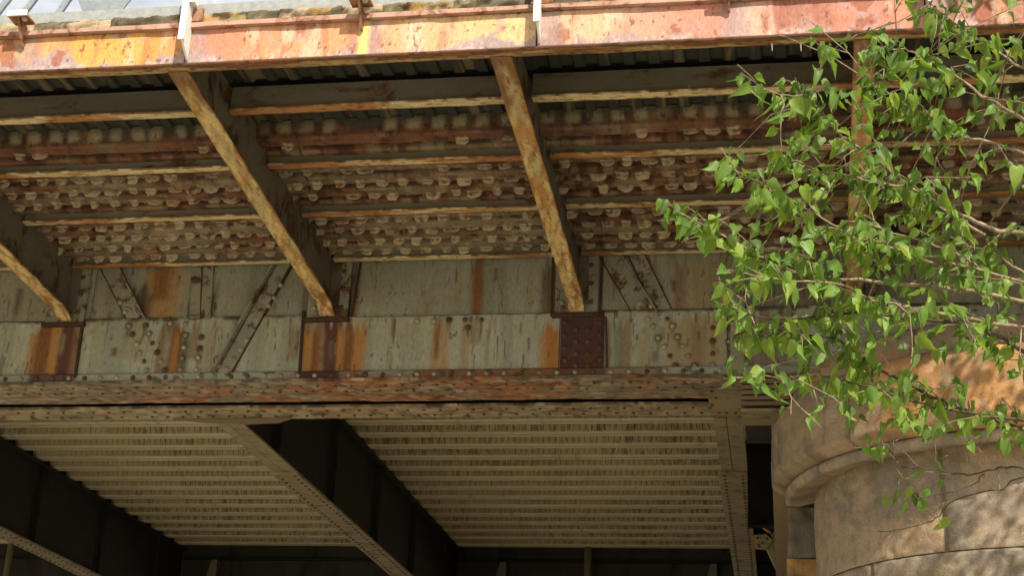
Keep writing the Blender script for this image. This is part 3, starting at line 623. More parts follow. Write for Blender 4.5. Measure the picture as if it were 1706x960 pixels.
# inner: troughs running along the bridge with dimples of cream paint
tro = thing('trough_deck', 'bumpy rust-brown trough decking with rows of pale scales above the girder', 'decking', (-3.5, 9.9, 6.3))
CRM = np.array([.40, .345, .225]); RST = np.array([.115, .052, .026]); RS2 = np.array([.20, .105, .055])
TP = .2035; TY0 = 8.93; ntr = 10; ZD = 6.312; DEP = .105
for k in range(ntr):
    y0 = TY0+k*TP; first = k == 0
    # profile: face towards the camera, bottom flat, hanging scale at its back edge, back web
    pr = [(0., DEP if not first else .15), (.004, .085), (.007, .07), (.010, .055), (.012, .04), (.014, .025), (.017, .012), (.022, .003), (.034, 0), (.058, 0), (.080, 0), (.098, 0), (.108, 0),
          (.110, -.12), (.111, -.3), (.112, -.5), (.113, -.7), (.1135, -.87), (.114, -1.), (.122, -1.), (.123, -.4), (.124, 0.), (.126, .03), (.130, DEP)]
    pr = np.array(pr); nx = int((XR-XL)/.0095)
    X, K = np.meshgrid(np.linspace(XL, XR, nx), np.arange(len(pr)), indexing='ij'); PY = pr[K, 0]; PZ = pr[K, 1]; T = np.clip(-PZ, 0, 1); PZ = np.maximum(PZ, 0)
    dp = .1505*(1+.06*math.sin(k*2.3)); off = k*.731
    cell = np.floor((X+off)/dp); ux = (X+off)/dp-cell-.5
    cc_ = lambda a, b: np.full_like(cell, b)+0*cell
    rnd = N1(cell*13.7+.5, cc_(0, k*7.3+.5)); rnd2 = N2(cell*9.1+.5, cc_(0, k*3.1+.5)); rnd3 = N3(cell*5.7+.5, cc_(0, k*4.7+.5))
    fx = ux+(rnd3-.5)*.28+(N4(X*7+k*3, np.full_like(X, k*2.2))-.5)*.15
    wdt = .20+.24*rnd2
    dens = .12*(k >= 6)+.30*(N4.fbm(X*.7+k*1.9, np.full_like(X, k*1.3), 2)-.5)-(.45 if k < 2 else 0.)
    present = (rnd+dens > .24)*1.
    q = np.clip(np.abs(fx)/wdt+(N2.fbm(X*55, np.full_like(X, k*3.), 2)-.5)*.35, 0, 9)
    hang = (.020+.034*rnd3)*present*np.clip(1-q**3.2, 0, 1)**.45
    rag = .010*np.clip(N1.fbm(X*42+k, np.full_like(X, k*1.), 2)-.45, 0, 1)*2
    patch = (1-sstep(.80, 1.05, q))*present
    Yw = y0+PY-.006*patch*(T > .2)
    Zw = ZD+PZ-T*(hang+rag)
    Zw = Zw+(N1.fbm(X*3, np.full_like(X, k*2.), 2)-.5)*.007+(N3.fbm(X*14, PY*30+k, 2)-.5)*.004
    big = N2.fbm(X*1.1+k*.7, np.full_like(X, k*.6), 4)
    RST = np.array([.066, .032, .020]); RS2 = np.array([.150, .074, .042]); s_ = PZ*30+PY*20+T*1.5
    C = np.ones(X.shape+(3,))*RST; C = cmix(C, RS2, sstep(.40, .62, N3.fbm(X*13+k*5, s_*.5, 4)))
    C = cmix(C, (.20, .17, .115), sstep(.46, .64, big+(.10 if k >= 6 else -.03))*(.75 if k >= 6 else .45))
    C = cmix(C, (.33, .275, .185), sstep(.54, .64, N4.fbm(X*9+k*11, s_*.35, 4))*(.32 if not first else .1))
    C = cmix(C, (.055, .035, .024), sstep(.50, .62, N1.fbm(X*9+k*3, s_*.15, 3))*(PZ > .012)*.75)
    if first:
        C = cmix(C, (.06, .066, .05), sstep(.055, .12, PZ+(N4.fbm(X*9, PZ*12)-.5)*.06))
        C = cmix(C, (.36, .31, .21), (1-sstep(.14, .42, np.abs(fx)+(N2.fbm(X*30, PZ*30)-.5)*.2))*sstep(.02, .05, PZ)*(1-sstep(.08, .12, PZ))*.65*sstep(.25, .5, rnd))
        C = cmix(C, (.13, .058, .034), sstep(.42, .58, N2.fbm(X*13, PZ*20))*(1-sstep(.03, .06, PZ))*.7)
    pale = patch*((K >= 9)*1.)*sstep(.058+.05*rnd2, .075+.05*rnd2, PY+.0*T+(N3.fbm(X*40, PY*60+k)-.5)*.03)
    C = cmix(C, (.43, .37, .27), np.clip(pale*(.45+.7*rnd3), 0, 1))
    C = cmix(C, (.28, .14, .065), pale*sstep(.56, .66, N4.fbm(X*24+k*3, s_, 3))*.8)
    C = cmix(C, (.04, .025, .018), sstep(.66, .74, N1.fbm(X*26+k, s_, 3))*.7)
    link('trough', grid_mesh('trough', np.stack([X, Yw, Zw], -1), C, M['troughs'], False), tro)
MB().box(XL, XR, 8.92, YW+.2, 6.445, 6.46).build('cover_sheet', M['black_steel'], tro)
MB().box(DL, XL-.01, YF+.04, YW+.2, 6.40, 6.45).build('cover_sheet', M['black_steel'], tro)
MB().box(XR+.01, DR, YF+.04, YW+.2, 6.40, 6.45).build('cover_sheet', M['black_steel'], tro)
foot = MB().box(DL, DR, YF+.10, 8.19, 6.465, 6.498).build('footway', M['asphalt']); foot['kind'] = 'structure'

# ================================================================= CROSS GIRDERS
YFAR = 21.75; GX = [-8.61, -4.45, -.27]
lab_c = ['black deep cross girder with a pale riveted bottom flange at the lower left corner', 'black deep cross girder with a pale riveted bottom flange in the lower middle', 'cross girder seen end-on from below, pale riveted flange beside the stone pier']
for x1, lab in zip(GX, lab_c):
    x0 = x1-.265; xm = (x0+x1)/2
    c_ = thing('cross_girder', lab, 'girder', (xm, 16., 5.25), 'cross girders under the road deck')
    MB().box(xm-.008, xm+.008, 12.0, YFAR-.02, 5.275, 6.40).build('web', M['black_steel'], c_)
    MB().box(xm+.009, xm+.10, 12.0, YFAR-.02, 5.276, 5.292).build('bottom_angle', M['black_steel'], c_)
    ins = .05
    for (a, b, dz, w) in ((11.98, 13.62, .0, ins), (13.63, 15.08, -.012, 0), (15.09, 18.0, -.006, 0), (18.01, YFAR-.02, -.012, 0)):
        if a < 12:
            wavy_plate('flange_plate', x0+.035, xm-.004, 0, 1, 5.258, 5.275, M['flange_pale'], c_) if False else None
            MB().box(x0+.03, xm-.003, a, b, 5.258, 5.275).build('flange_plate', M['flange_pale'], c_); MB().box(xm+.003, x1, a, b, 5.256, 5.275).build('flange_plate', M['flange_pale'], c_)
        else:
            MB().box(x0, x1, a, b, 5.258+dz, 5.2745).build('flange_plate', M['flange_pale'], c_)
    fps = sorted([o for o in c_.children if o.name.startswith('flange_plate')], key=lambda o: o.data.vertices[0].co.y)
    y = 13.72
    while y < 20.6:
        zz = 5.246 if y < 15.08 else (5.252 if y < 18 else 5.246)
        if x1 > -5 or y > 15.5:
            for xx in (x0+.055, x1-.05): rivet(xx, y, zz, [o for o in fps if o.data.vertices[0].co.y <= y][-1], RS, math.pi/2, 1.05)
        y += .125
    for k in range(5):       # vertical angle stiffeners on the web face
        ys = 13.2+k*1.85; MB().prism([(xm+.009, ys), (xm+.022, ys), (xm+.022, ys+.06), (xm+.07, ys+.06), (xm+.07, ys+.07), (xm+.009, ys+.07)], 2, 5.30, 6.24).build('stiffener', M['black_steel'], c_)
    MB().box(xm+.009, xm+.085, 12.0, YFAR-.02, 6.225, 6.243).build('top_angle', M['black_steel'], c_)

# ================================================================= MAIN DECK SOFFIT
TPM = .4625; b_w = .155; sl = .03; ZM = 6.265; DM = .135
def soffit_trough(L):
    b = MB()
    pr = [(0, DM), (sl*.97, 0.0175), (sl, 0.012), (sl+.006, 0), (sl+b_w*.40, 0), (sl+b_w*.405, .010), (sl+b_w*.595, .010), (sl+b_w*.60, 0.002), (sl+b_w, 0.002), (sl+b_w+sl, DM)]
    n = 40; vs = []
    for i in range(n+1):
        x = L*i/n
        for (a, z) in pr: vs.append((x, a, z+.0012*math.sin(i*1.7)))
    k = len(pr); fs = []
    for i in range(n):
        for j in range(k-1): fs.append((i*k+j, (i+1)*k+j, (i+1)*k+j+1, i*k+j+1))
    fs_base = fs; b.add(vs, fs)
    x = .03
    while x < L-.03:        # pressed ribs on the face
        y0, z0, y1, z1 = sl*(1-.22)-.0, .030, sl*(1-.86), .108
        b.add([(x-.006, sl-(.030-.012)/.113*sl+.001, .030), (x+.006, sl-(.018)/.113*sl+.001, .030), (x+.006, sl-(.096)/.113*sl+.001, .108), (x-.006, sl-(.096)/.113*sl+.001, .108),
               (x, sl-(.024)/.113*sl-.011, .034), (x, sl-(.088)/.113*sl-.011, .102)], [(0, 4, 5, 3), (1, 2, 5, 4), (0, 1, 4), (3, 5, 2)])
        x += .0625
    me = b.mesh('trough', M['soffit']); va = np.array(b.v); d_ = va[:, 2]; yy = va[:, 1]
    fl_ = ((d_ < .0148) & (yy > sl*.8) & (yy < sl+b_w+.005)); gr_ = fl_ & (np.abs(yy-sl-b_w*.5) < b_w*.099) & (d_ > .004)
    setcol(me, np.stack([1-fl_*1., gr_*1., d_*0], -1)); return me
bays = [(-12.75, GX[0]-.14), (GX[0]-.125, GX[1]-.14), (GX[1]-.125, GX[2]-.14)]
lab_d = ['cream ribbed trough soffit in the lower left corner, left of the first black cross girder', 'cream ribbed trough soffit between the two black cross girders at lower left', 'wide cream ribbed trough soffit in the lower middle, left of the pier']
SM = soffit_trough(4.01)
for (a, b), lab in zip(bays, lab_d):
    d_ = thing('soffit_deck', lab, 'decking', ((a+b)/2, 16.5, ZM), 'trough soffits under the road deck')
    for k in range(21):
        y = 12.05+k*TPM
        if y+.3 > YFAR: break
        o = link('trough', SM, d_); o.location = (a, y, ZM); o.scale = ((b-a)/4.01, 1, 1)
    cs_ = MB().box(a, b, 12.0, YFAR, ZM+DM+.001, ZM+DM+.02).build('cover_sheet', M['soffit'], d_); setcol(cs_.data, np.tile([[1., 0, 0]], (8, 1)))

# ================================================================= FAR GIRDER, PIPES, SHADE BACKDROP
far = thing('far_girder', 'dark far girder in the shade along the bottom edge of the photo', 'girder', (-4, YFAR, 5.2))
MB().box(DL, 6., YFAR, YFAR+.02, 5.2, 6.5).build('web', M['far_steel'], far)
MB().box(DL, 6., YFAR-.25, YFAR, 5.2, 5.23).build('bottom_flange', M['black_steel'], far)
MB().box(DL, 6., YFAR-.09, YFAR-.001, 6.10, 6.12).build('shelf_angle', M['black_steel'], far)
for u in (350, 830, 1180):
    q = onY(u, 940, YFAR-.1); x = q[0]
    MB().prism([(x-.10, 5.6), (x-.05, 5.6), (x+.10, 6.08), (x+.03, 6.08)], 1, YFAR-.12, YFAR-.06).build('knee_brace', M['grey_steel'], far)
    MB().box(x+.03, x+.12, YFAR-.14, YFAR-.02, 5.4, 6.08).build('stiffener', M['grey_steel'], far)
for (u, v, lab) in ((980, 910, 'greenish vertical drain pipe at the bottom centre, behind the soffit'), (20, 905, 'greenish vertical drain pipe at the bottom left corner')):
    q = onY(u, v, YFAR-.28)
    b = MB().tube([(q[0], YFAR-.28, .0), (q[0], YFAR-.28, q[2]-.02)], .055, 12)
    b2 = b.build('drain_pipe', M['pipe'], None, True); tag(b2, lab, 'pipe', 'drain pipes on the far girder')
bdrop = thing('shade_backdrop', 'added near-black diaphragm in deep shade between cross girder and stone pier', 'backdrop', (1.5, 13., 4.9))
MB().box(-.262, 6., 13.0, 13.02, 4.62, 6.45).build('web', M['shade_black'], bdrop)  # near-black sheets added where there is only shade
MB().box(-.262, 6., 12.9, 12.999, 4.60, 4.619).build('bottom_angle', M['shade_black'], bdrop)
MB().box(-.262, 6., 12.0, YFAR, 6.46, 6.5).build('top_plate', M['shade_black'], bdrop)
MB().box(1.2, 1.22, 11.95, 12.99, 4.8, 6.45).build('end_backdrop', M['shade_black'], bdrop)
lat = thing('lattice_brace', 'small rusty lattice brace, sunlight painted in as orange, with a cream riveted gusset, left of the pier', 'brace', (0, 15.5, 4.6))
yb = 15.6
def bpt(u, v): q = onY(u, v, yb); return (float(q[0]), float(q[2]))
bar('flat_bar', bpt(1262, 862), bpt(1330, 905), .11, yb, yb+.015, M['black_steel'], lat)
MB().prism([bpt(1264, 876), bpt(1280, 862), bpt(1303, 877), bpt(1282, 889)], 1, yb+.02, yb+.035).build('flat_bar', M['sunlit_rust'], lat)
bar('flat_bar', bpt(1285, 896), bpt(1330, 870), .05, yb-.03, yb-.015, M['grey_steel'], lat)
MB().prism([bpt(1294, 899), bpt(1316, 888), bpt(1330, 915), bpt(1312, 912)], 1, yb+.02, yb+.035).build('flat_bar', M['sunlit_rust'], lat)
gp = MB().prism([bpt(1253, 895), bpt(1276, 893), bpt(1288, 903), bpt(1276, 919), bpt(1258, 918)], 1, yb-.06, yb-.045).build('gusset', M['flange_pale'], lat)
for q in ((1262, 900), (1270, 908), (1278, 901), (1264, 912)): a = bpt(*q); rivet(a[0], yb-.061, a[1], lat, RS)
MB().prism([bpt(1277, 915), bpt(1290, 897), bpt(1340, 890), bpt(1340, 990), bpt(1302, 968)], 1, yb-.03, yb+.12).build('strut', M['flange_pale'], lat)

# ================================================================= STONE PIER
pier = thing('stone_pier', 'round sandstone bridge pier with a moulded cap at the lower right', 'pier', (1.62, 10.3, 0))
PC = (1.62, 10.3)
def pp(phi, r, z): return np.stack([PC[0]-r*np.sin(phi), PC[1]-r*np.cos(phi), z+0*phi], -1)
def phi_at(u, r, z):
    ph = np.linspace(-.6, 1.57, 600); q = proj(pp(ph, r, np.full_like(ph, z))); return float(ph[np.argmin(np.abs(q[:, 0]-u))])
def block(name, a0, a1, prf, tone, gap=.004, seed=0., rough=.012, parent=pier, dark=.0):
    """one curved stone: prf is the (r, z) outline of its face from bottom to top"""
    prf = np.array(prf); d = np.r_[0, np.cumsum(np.hypot(*np.diff(prf, axis=0).T))]
    nz = max(8, int(d[-1]/.014)); s = np.linspace(0, d[-1], nz); R_ = np.interp(s, d, prf[:, 0]); Z_ = np.interp(s, d, prf[:, 1])
    na = max(6, int((a1-a0)*1.45/.014)); A = np.linspace(a0+gap/1.4, a1-gap/1.4, na)
    AA, JJ = np.meshgrid(A, np.arange(nz), indexing='ij'); RR = R_[JJ]; ZZ = Z_[JJ]
    n_ = N1.fbm(AA*4+seed, ZZ*4, 4)-.5; n2 = N2.fbm(AA*26+seed, ZZ*20, 3)-.5
    ed = np.minimum((AA-A[0])*1.45, (A[-1]-AA)*1.45); ed2 = np.minimum(s[JJ], d[-1]-s[JJ])
    RR = RR+n_*rough*1.3+n2*rough*1.3-rough*.6*sstep(.66, .76, N4.fbm(AA*22+seed, ZZ*20, 3))-.008*(1-sstep(0, .012, ed+.010*n2))-.006*(1-sstep(0, .010, ed2+.008*n2))
    RR[0, :] -= .045; RR[-1, :] -= .045; RR[:, 0] -= .0; 
    P_ = pp(AA, RR, ZZ)
    base = np.array(tone); big = N3.fbm(AA*2.2+seed, ZZ*2.6, 4); C = np.ones(AA.shape+(3,))*base*(.78+.44*big[..., None])
    C = cmix(C, (.37, .25, .13), sstep(.52, .70, N2.fbm(AA*3+seed+4, ZZ*3.5, 4))*.4)
    C = cmix(C, (.165, .145, .115), sstep(.46, .66, N4.fbm(AA*4.5+seed, ZZ*3.0+7, 5))*.65)
    C = cmix(C, (.12, .10, .075), sstep(.56, .70, N2.fbm(AA*30+seed, ZZ*26, 4))*.3)
    C = cmix(C, (.085, .074, .052), sstep(.50, .70, N1.fbm(AA*13+seed, ZZ*1.0, 4))*(.26+dark))
    C = cmix(C, (.36, .30, .22), sstep(.60, .72, N3.fbm(AA*16+seed, ZZ*14, 4))*.35)
    C = cmix(C, (.16, .145, .07), sstep(.62, .74, N2.fbm(AA*13+9+seed, ZZ*11, 4))*.35)
    return link(name, grid_mesh(name, P_, C, M['stone']), parent)
z1, z2 = 3.565, 4.19
def joints(first, step, lo=-1.62, hi=1.62):
    a = first; L = [first]
    while a-step > lo: a -= step; L.append(a)
    a = first
    while a+step < hi: a += step; L.append(a)
    return [lo]+sorted(q for q in L if lo+.12 < q < hi-.12)+[hi]
tones = [(.31, .235, .17), (.325, .245, .175), (.30, .235, .175), (.32, .24, .165)]
def ring(name, js, prf, tn=None, **k):
    for i in range(len(js)-1): block(name, js[i], js[i+1], prf, (tn or tones)[i % 4], seed=i*5.3+prf[0][1]*9, **k)
ju = phi_at(1572, 1.39, 3.8); jl = phi_at(1452, 1.39, 3.5); jc = phi_at(1411, 1.66, 4.4)
zz = z1
ring('shaft_stone', joints(ju, 1.0), [(1.39, z1+.004), (1.39, z2)])
r0 = 1.39
for i in range(6):
    zb = z1-.56*(i+1); ring('shaft_stone', joints(jl if i % 2 == 0 else ju, 1.0), [(1.39, zb+.006), (1.39, zb+.556)])
ring('roll_stone', joints(jc+.25, 1.05), [(1.37, 4.182), (1.47, 4.158), (1.545, 4.140), (1.568, 4.143), (1.574, 4.150), (1.582, 4.185), (1.575, 4.205), (1.56, 4.21)], rough=.006)
ring('cornice_stone', joints(jc, 1.05), [(1.56, 4.212), (1.60, 4.217), (1.658, 4.245), (1.668, 4.258), (1.666, 4.43), (1.664, 4.57), (1.648, 4.64), (1.605, 4.69), (1.55, 4.72)], [(.30, .20, .11), (.34, .205, .10), (.44, .225, .088), (.255, .195, .13)], rough=.008, dark=.35)  # orange tone on one stone paints in the sun on the cap
ring('blocking_stone', joints(jc-.25, .7), [(1.545, 4.722), (1.535, 4.82), (1.50, 4.90), (1.46, 4.925), (1.2, 4.93)], [(.24, .165, .095), (.26, .18, .10), (.23, .17, .105), (.25, .165, .09)], rough=.008)
core = MB(); vs = []; n = 48
for (r, z) in ((1.37, 0), (1.37, 4.17), (1.50, 4.22), (1.52, 4.72), (1.44, 4.915), (.01, 4.915)):
    for k in range(n+1): a = -1.62+3.24*k/n; vs.append(tuple(pp(np.array(a), r, z)))
core.add(vs, [(j*(n+1)+k, j*(n+1)+k+1, (j+1)*(n+1)+k+1, (j+1)*(n+1)+k) for j in range(5) for k in range(n)])
co = core.build('mortar_core', M['stone'], pier); setcol(co.data, np.tile([[.19, .15, .105]], (len(co.data.vertices), 1)))
# straight body of the pier behind the round nose
def rblock(name, x0, x1, y0, y1, z0, z1, tone, seed):
    """stone of the straight flank: face towards -x and end towards -y"""
    vs = []; b = .015
    n = 30; zz = np.linspace(z0+.004, z1-.004, n)
    path = [(x1, y0)]+[(q, y0) for q in np.linspace(.6, x0+b, 26)]+[(x0, y0+b), (x0, y1)]
    P_ = np.array([[(x+(float(N1(zv*9+seed, y*3))-.5)*.02, y+(float(N2(zv*14+seed, x*14))-.5)*.03, zv) for zv in zz] for (x, y) in path])
    C = np.ones(P_.shape)*np.array(tone)*(.7+.6*N3.fbm(P_[..., 2:3]*6+seed, P_[..., 1:2]*4+P_[..., 0:1]*5, 3)); C = cmix(C, (.10, .085, .06), sstep(.5, .68, N2.fbm(P_[..., 2]*9+seed, P_[..., 0]*7, 4))*.7)
    return link(name, grid_mesh(name, P_, C, M['stone'], False), pier)
yb0 = 10.55
rows = [0., .56, 1.12, 1.68, 2.24, 2.8, 3.3, 3.83, 4.18]
for i in range(len(rows)-1):
    tn = [(.36, .21, .075), (.33, .22, .09), (.38, .24, .09)][i % 3]
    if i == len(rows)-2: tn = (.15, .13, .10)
    y = yb0
    for k in range(7): L = 1.6 if (k+i) % 2 else 2.1; rblock('body_stone', .045+.01*((k+i) % 2), 3.2, y, y+L-.01, rows[i], rows[i+1], tn, i*3.+k); y += L
bc = MB().box(.07, 3.19, yb0+.03, 23.5, 0, 4.17).build('body_core', M['stone'], pier); setcol(bc.data, np.tile([[.13, .105, .07]], (8, 1)))
for k in range(6):
    o = MB().box(-.04, 3.28, 10.31+2.2*k, 10.31+2.2*k+2.19, 4.25, 4.70).build('cap_stone', M['stone'], pier); setcol(o.data, np.tile([[.24, .18, .11]], (8, 1)))

# calcite straws hanging below the edge
lab_w = ['white calcite straw hanging under the edge beam, leftmost one among the leaves', 'white calcite straw second from left under the edge beam, among the leaves', 'white calcite straw hanging right of the vertical bracket behind leaves', 'lower white calcite straw under the first stringer, left one', 'lower white calcite straw under the first stringer, right one']
for (u, v0, v1, y), lab in zip(((1286, 66, 84, 7.56), (1334, 66, 85, 7.56), (1484, 60, 80, 7.56), (1336, 152, 174, 8.40), (1383, 152, 170, 8.40)), lab_w):
    a = onY(u, v0, y); c_ = onY(u, v1, y); top = 6.062 if y < 8 else 6.243
    b = MB().tube([(a[0], y, top), (a[0], y, (top+c_[2])/2), (a[0]+.001, y, min(c_[2], top-.05))], [.006, .004, .0018], 6)
    tag(b.build('calcite_straw', M['straw'], None, True), lab, 'straw', 'calcite straws')

# ================================================================= SAPLING
tree = thing('sapling', 'leafy green young tree with drooping heart-shaped leaves at the right edge', 'tree', (2.1, 6.5, 0))
def leaf_mesh(seed, fold, curl, wid=1., tip=.14, twist=0.):
    r = random.Random(seed); b = MB(); n = 8; vs = []; cols = []
    wd = [.15, .29, .335, .315, .25, .15, .055, 0.]; ys = [-.07, .06, .22, .40, .58, .74, .87, .87+tip]; mid = [0, .07, .22, .41, .60, .76, .88, .87+tip]
    asym = r.uniform(.86, 1.14)
    def put(x, y, z, c):
        a = twist*y; vs.append((x*math.cos(a)-z*math.sin(a), y, x*math.sin(a)+z*math.cos(a)-curl*y*y+.05*math.sin(y*5+seed))); cols.append(c)
    for i in range(n): put(0, mid[i], 0, (1.22, 1.16, 1.15))
    for sd in (-1, 1):
        k = wid*(asym if sd > 0 else 2-asym)
        for i in range(n-1):
            w = wd[i]*k*(1+r.uniform(-.07, .07)); wave = .035*math.sin(i*2.4+seed*1.7+sd)
            put(sd*w*.5, (ys[i]+mid[i])/2, fold*w*.42+wave*.3, (.94, .97, .92)); put(sd*w, ys[i]+r.uniform(-.025, .025), fold*w+wave, (1.0, 1.0, .95))
    fs = []
    for si in (0, 1):
        o = n+si*2*(n-1)
        for i in range(n-2):
            q = [(i, o+2*i, o+2*i+2, i+1), (o+2*i, o+2*i+1, o+2*i+3, o+2*i+2)]; fs += q if si else [f[::-1] for f in q]
        i = n-2; q = [(i, o+2*i, n-1), (o+2*i, o+2*i+1, n-1)]; fs += q if si else [f[::-1] for f in q]
    b.add(vs, fs); me = b.mesh('leaf', M['leaf'], True); setcol(me, np.array(cols)); return me
LEAF = [leaf_mesh(1, .35, .18), leaf_mesh(2, .8, .35, .9, .18, .5), leaf_mesh(3, .2, .55, 1.05, .12), leaf_mesh(4, 1.3, .25, .85, .2, -.4), leaf_mesh(5, .45, .05, 1.1, .1),
        leaf_mesh(6, .6, .75, .8, .2, .9), leaf_mesh(7, -.25, .3, .95, .16, -.7), leaf_mesh(8, 1.8, .4, .7, .2, .3), leaf_mesh(9, .3, .95, 1., .15, -.3), leaf_mesh(10, .9, -.15, .75, .18, .6)]
rnd = random.Random(21)
def at(u, v, y): return Vector(onY(u, v, y))
# main stems traced with their own depth; y is distance from the camera plane
BR = [([(2000, 420), (1880, 260), (1780, 150), (1705, 114), (1655, 82), (1612, 52), (1580, 30), (1550, 5)], 6.6, 6.3, .010, 0),
      ([(1960, 430), (1820, 280), (1706, 200), (1655, 170), (1630, 155), (1595, 127), (1562, 107), (1530, 92), (1507, 82), (1465, 82)], 6.4, 5.9, .010, 0),
      ([(1960, 440), (1820, 330), (1720, 262), (1645, 236), (1597, 227), (1570, 212), (1542, 195), (1505, 172), (1465, 145), (1452, 137)], 6.5, 6.2, .009, 0),
      ([(1640, 392), (1540, 330), (1470, 275), (1420, 237), (1402, 227), (1380, 200), (1352, 170), (1337, 160), (1300, 157), (1262, 140)], 6.3, 5.7, .008, 0),
      ([(1960, 450), (1800, 400), (1702, 390), (1655, 382), (1615, 365), (1580, 347), (1537, 325), (1505, 312), (1460, 305), (1420, 294), (1365, 286)], 6.2, 5.9, .012, 0),
      ([(1960, 560), (1800, 500), (1697, 452), (1662, 425), (1625, 412), (1602, 419)], 6.4, 6.2, .008, 0),
      ([(1900, 540), (1760, 490), (1645, 455), (1617, 437), (1590, 422), (1560, 409), (1500, 392), (1440, 372)], 6.1, 5.8, .008, 0),
      ([(1900, 520), (1700, 470), (1567, 432), (1520, 415), (1460, 402), (1432, 397), (1397, 382)], 6.0, 5.7, .007, 0),
      ([(1900, 560), (1700, 500), (1560, 480), (1430, 467), (1382, 465), (1340, 455), (1312, 451), (1286, 437), (1243, 414), (1203, 391), (1172, 381), (1130, 352)], 6.1, 5.5, .009, 0),
      ([(1560, 440), (1480, 410), (1400, 380), (1350, 352), (1300, 322), (1262, 303), (1230, 290)], 5.9, 5.6, .005, 0),
      ([(1900, 570), (1700, 545), (1600, 530), (1510, 512), (1492, 507), (1455, 502), (1420, 482), (1360, 470), (1290, 465), (1230, 452)], 6.0, 5.6, .008, 0),
      ([(1950, 660), (1780, 620), (1702, 585), (1660, 560), (1600, 540), (1510, 530), (1430, 520), (1350, 530), (1280, 530), (1225, 520)], 6.3, 5.7, .010, 1),
      ([(1900, 760), (1720, 720), (1612, 687), (1555, 662), (1492, 630), (1455, 610), (1420, 585), (1395, 567), (1330, 556), (1265, 560)], 6.3, 5.9, .009, 1),
      ([(1900, 740), (1700, 700), (1592, 685), (1530, 672), (1470, 650), (1435, 642), (1380, 630), (1342, 625), (1290, 634), (1240, 630)], 6.2, 5.8, .007, 1),
      ([(1900, 800), (1706, 782), (1670, 780), (1640, 787), (1605, 791), (1567, 785), (1530, 780), (1505, 779), (1490, 762), (1479, 740)], 6.5, 6.6, .005, 2),
      ([(1640, 789), (1625, 805), (1602, 817), (1555, 827), (1525, 838)], 6.5, 6.5, .003, 2),
      ([(1900, 770), (1706, 797), (1670, 815), (1592, 832), (1570, 855), (1545, 872), (1495, 885), (1462, 886)], 6.6, 6.7, .004, 2),
      ([(1960, 120), (1850, 60), (1760, 10), (1700, -30), (1640, -70)], 6.6, 6.5, .010, 0)]
branches = []
for (pts, d0, d1_, r, kind) in BR:
    n = len(pts); P3 = []
    for i, (u, v) in enumerate(pts):
        t_ = i/(n-1); P3.append(at(u, v, d0+(d1_-d0)*t_+.06*math.sin(i*2.1+u*.01)))
    fine = []                                    # smooth + slight zigzag
    for i in range(n-1):
        for k in range(4):
            t_ = k/4; p0, p1, p2, p3 = P3[max(i-1, 0)], P3[i], P3[i+1], P3[min(i+2, n-1)]
            q = .5*((2*p1)+(-p0+p2)*t_+(2*p0-5*p1+4*p2-p3)*t_*t_+(-p0+3*p1-3*p2+p3)*t_**3)
            fine.append(q+Vector((rnd.uniform(-1, 1), rnd.uniform(-1, 1), rnd.uniform(-1, 1)))*.005)
    fine.append(P3[-1]); branches.append((fine, r, kind))
    rr = [max(r*(1-.72*i/(len(fine)-1)), .0016) for i in range(len(fine))]
    MB().tube(fine, rr, 6).build('branch', M['bark_dark'] if kind in (1, 2) else M['bark'], tree, True)
# trunk outside the frame carries the branches
tr = [Vector((2.1, 6.5, 0)), Vector((2.06, 6.48, 1.2)), Vector((1.98, 6.46, 2.4)), Vector((1.86, 6.45, 3.4)), Vector((1.74, 6.46, 4.2)), Vector((1.66, 6.48, 5.0)), Vector((1.70, 6.5, 6.0)), Vector((1.72, 6.5, 7.2))]
MB().tube(tr, [.07, .062, .055, .048, .04, .03, .02, .008], 8).build('trunk', M['bark_dark'], tree, True)
conn = MB()
for (fine, r, kind) in branches:
    p = fine[0]
    if proj(np.array(p))[0] > 1745:
        tz = min(max(p.z-.25, 1.), 6.8); q = None
        for a, b in zip(tr[:-1], tr[1:]):
            if a.z <= tz <= b.z: q = a.lerp(b, (tz-a.z)/(b.z-a.z))
        conn.tube([q, (q+p)/2+Vector((0, 0, -.04)), p, fine[1]], [r*1.3, r*1.15, r, r], 6)
conn.build('limbs', M['bark_dark'], tree, True)
# outline of the crown in the view, used only to decide how far twigs reach
OUT = [(1400, -60), (1392, 20), (1300, 60), (1262, 100), (1222, 112), (1232, 165), (1290, 190), (1310, 205), (1240, 240), (1186, 262), (1205, 300), (1262, 330), (1190, 318), (1092, 330), (1092, 358), (1130, 395), (1180, 420), (1205, 425),
       (1200, 462), (1190, 500), (1205, 545), (1225, 575), (1210, 612), (1220, 655), (1300, 668), (1345, 705), (1420, 730), (1520, 735), (1600, 725), (1680, 745), (1760, 760), (2300, 760), (2300, -500), (1400, -500)]
OUT = np.array(OUT, float)
def inside(u, v):
    c_ = False; j = len(OUT)-1
    for i in range(len(OUT)):
        xi, yi = OUT[i]; xj, yj = OUT[j]
        if (yi > v) != (yj > v) and u < (xj-xi)*(v-yi)/(yj-yi)+xi: c_ = not c_
        j = i
    return c_
leaves = []; twigs = MB()
def add_leaf(p, out, size):
    """leaf hanging from petiole end p; out = rough outward direction"""
    d = Vector((out.x*.55+rnd.uniform(-.35, .35), out.y*.4+rnd.uniform(-.35, .35), -1.0+rnd.uniform(-.15, .65))).normalized()
    az = rnd.uniform(0, 2*math.pi); nrm = Vector((math.cos(az)+.25, math.sin(az)-.55, .45+rnd.uniform(-.6, .6)))
    nrm = (nrm-d*nrm.dot(d)).normalized(); xa = d.cross(nrm)
    m_ = Matrix((xa, d, nrm)).transposed().to_4x4(); m_.translation = p
    leaves.append((m_ @ Matrix.Diagonal((size, size, size, 1)), rnd.randrange(10), size))
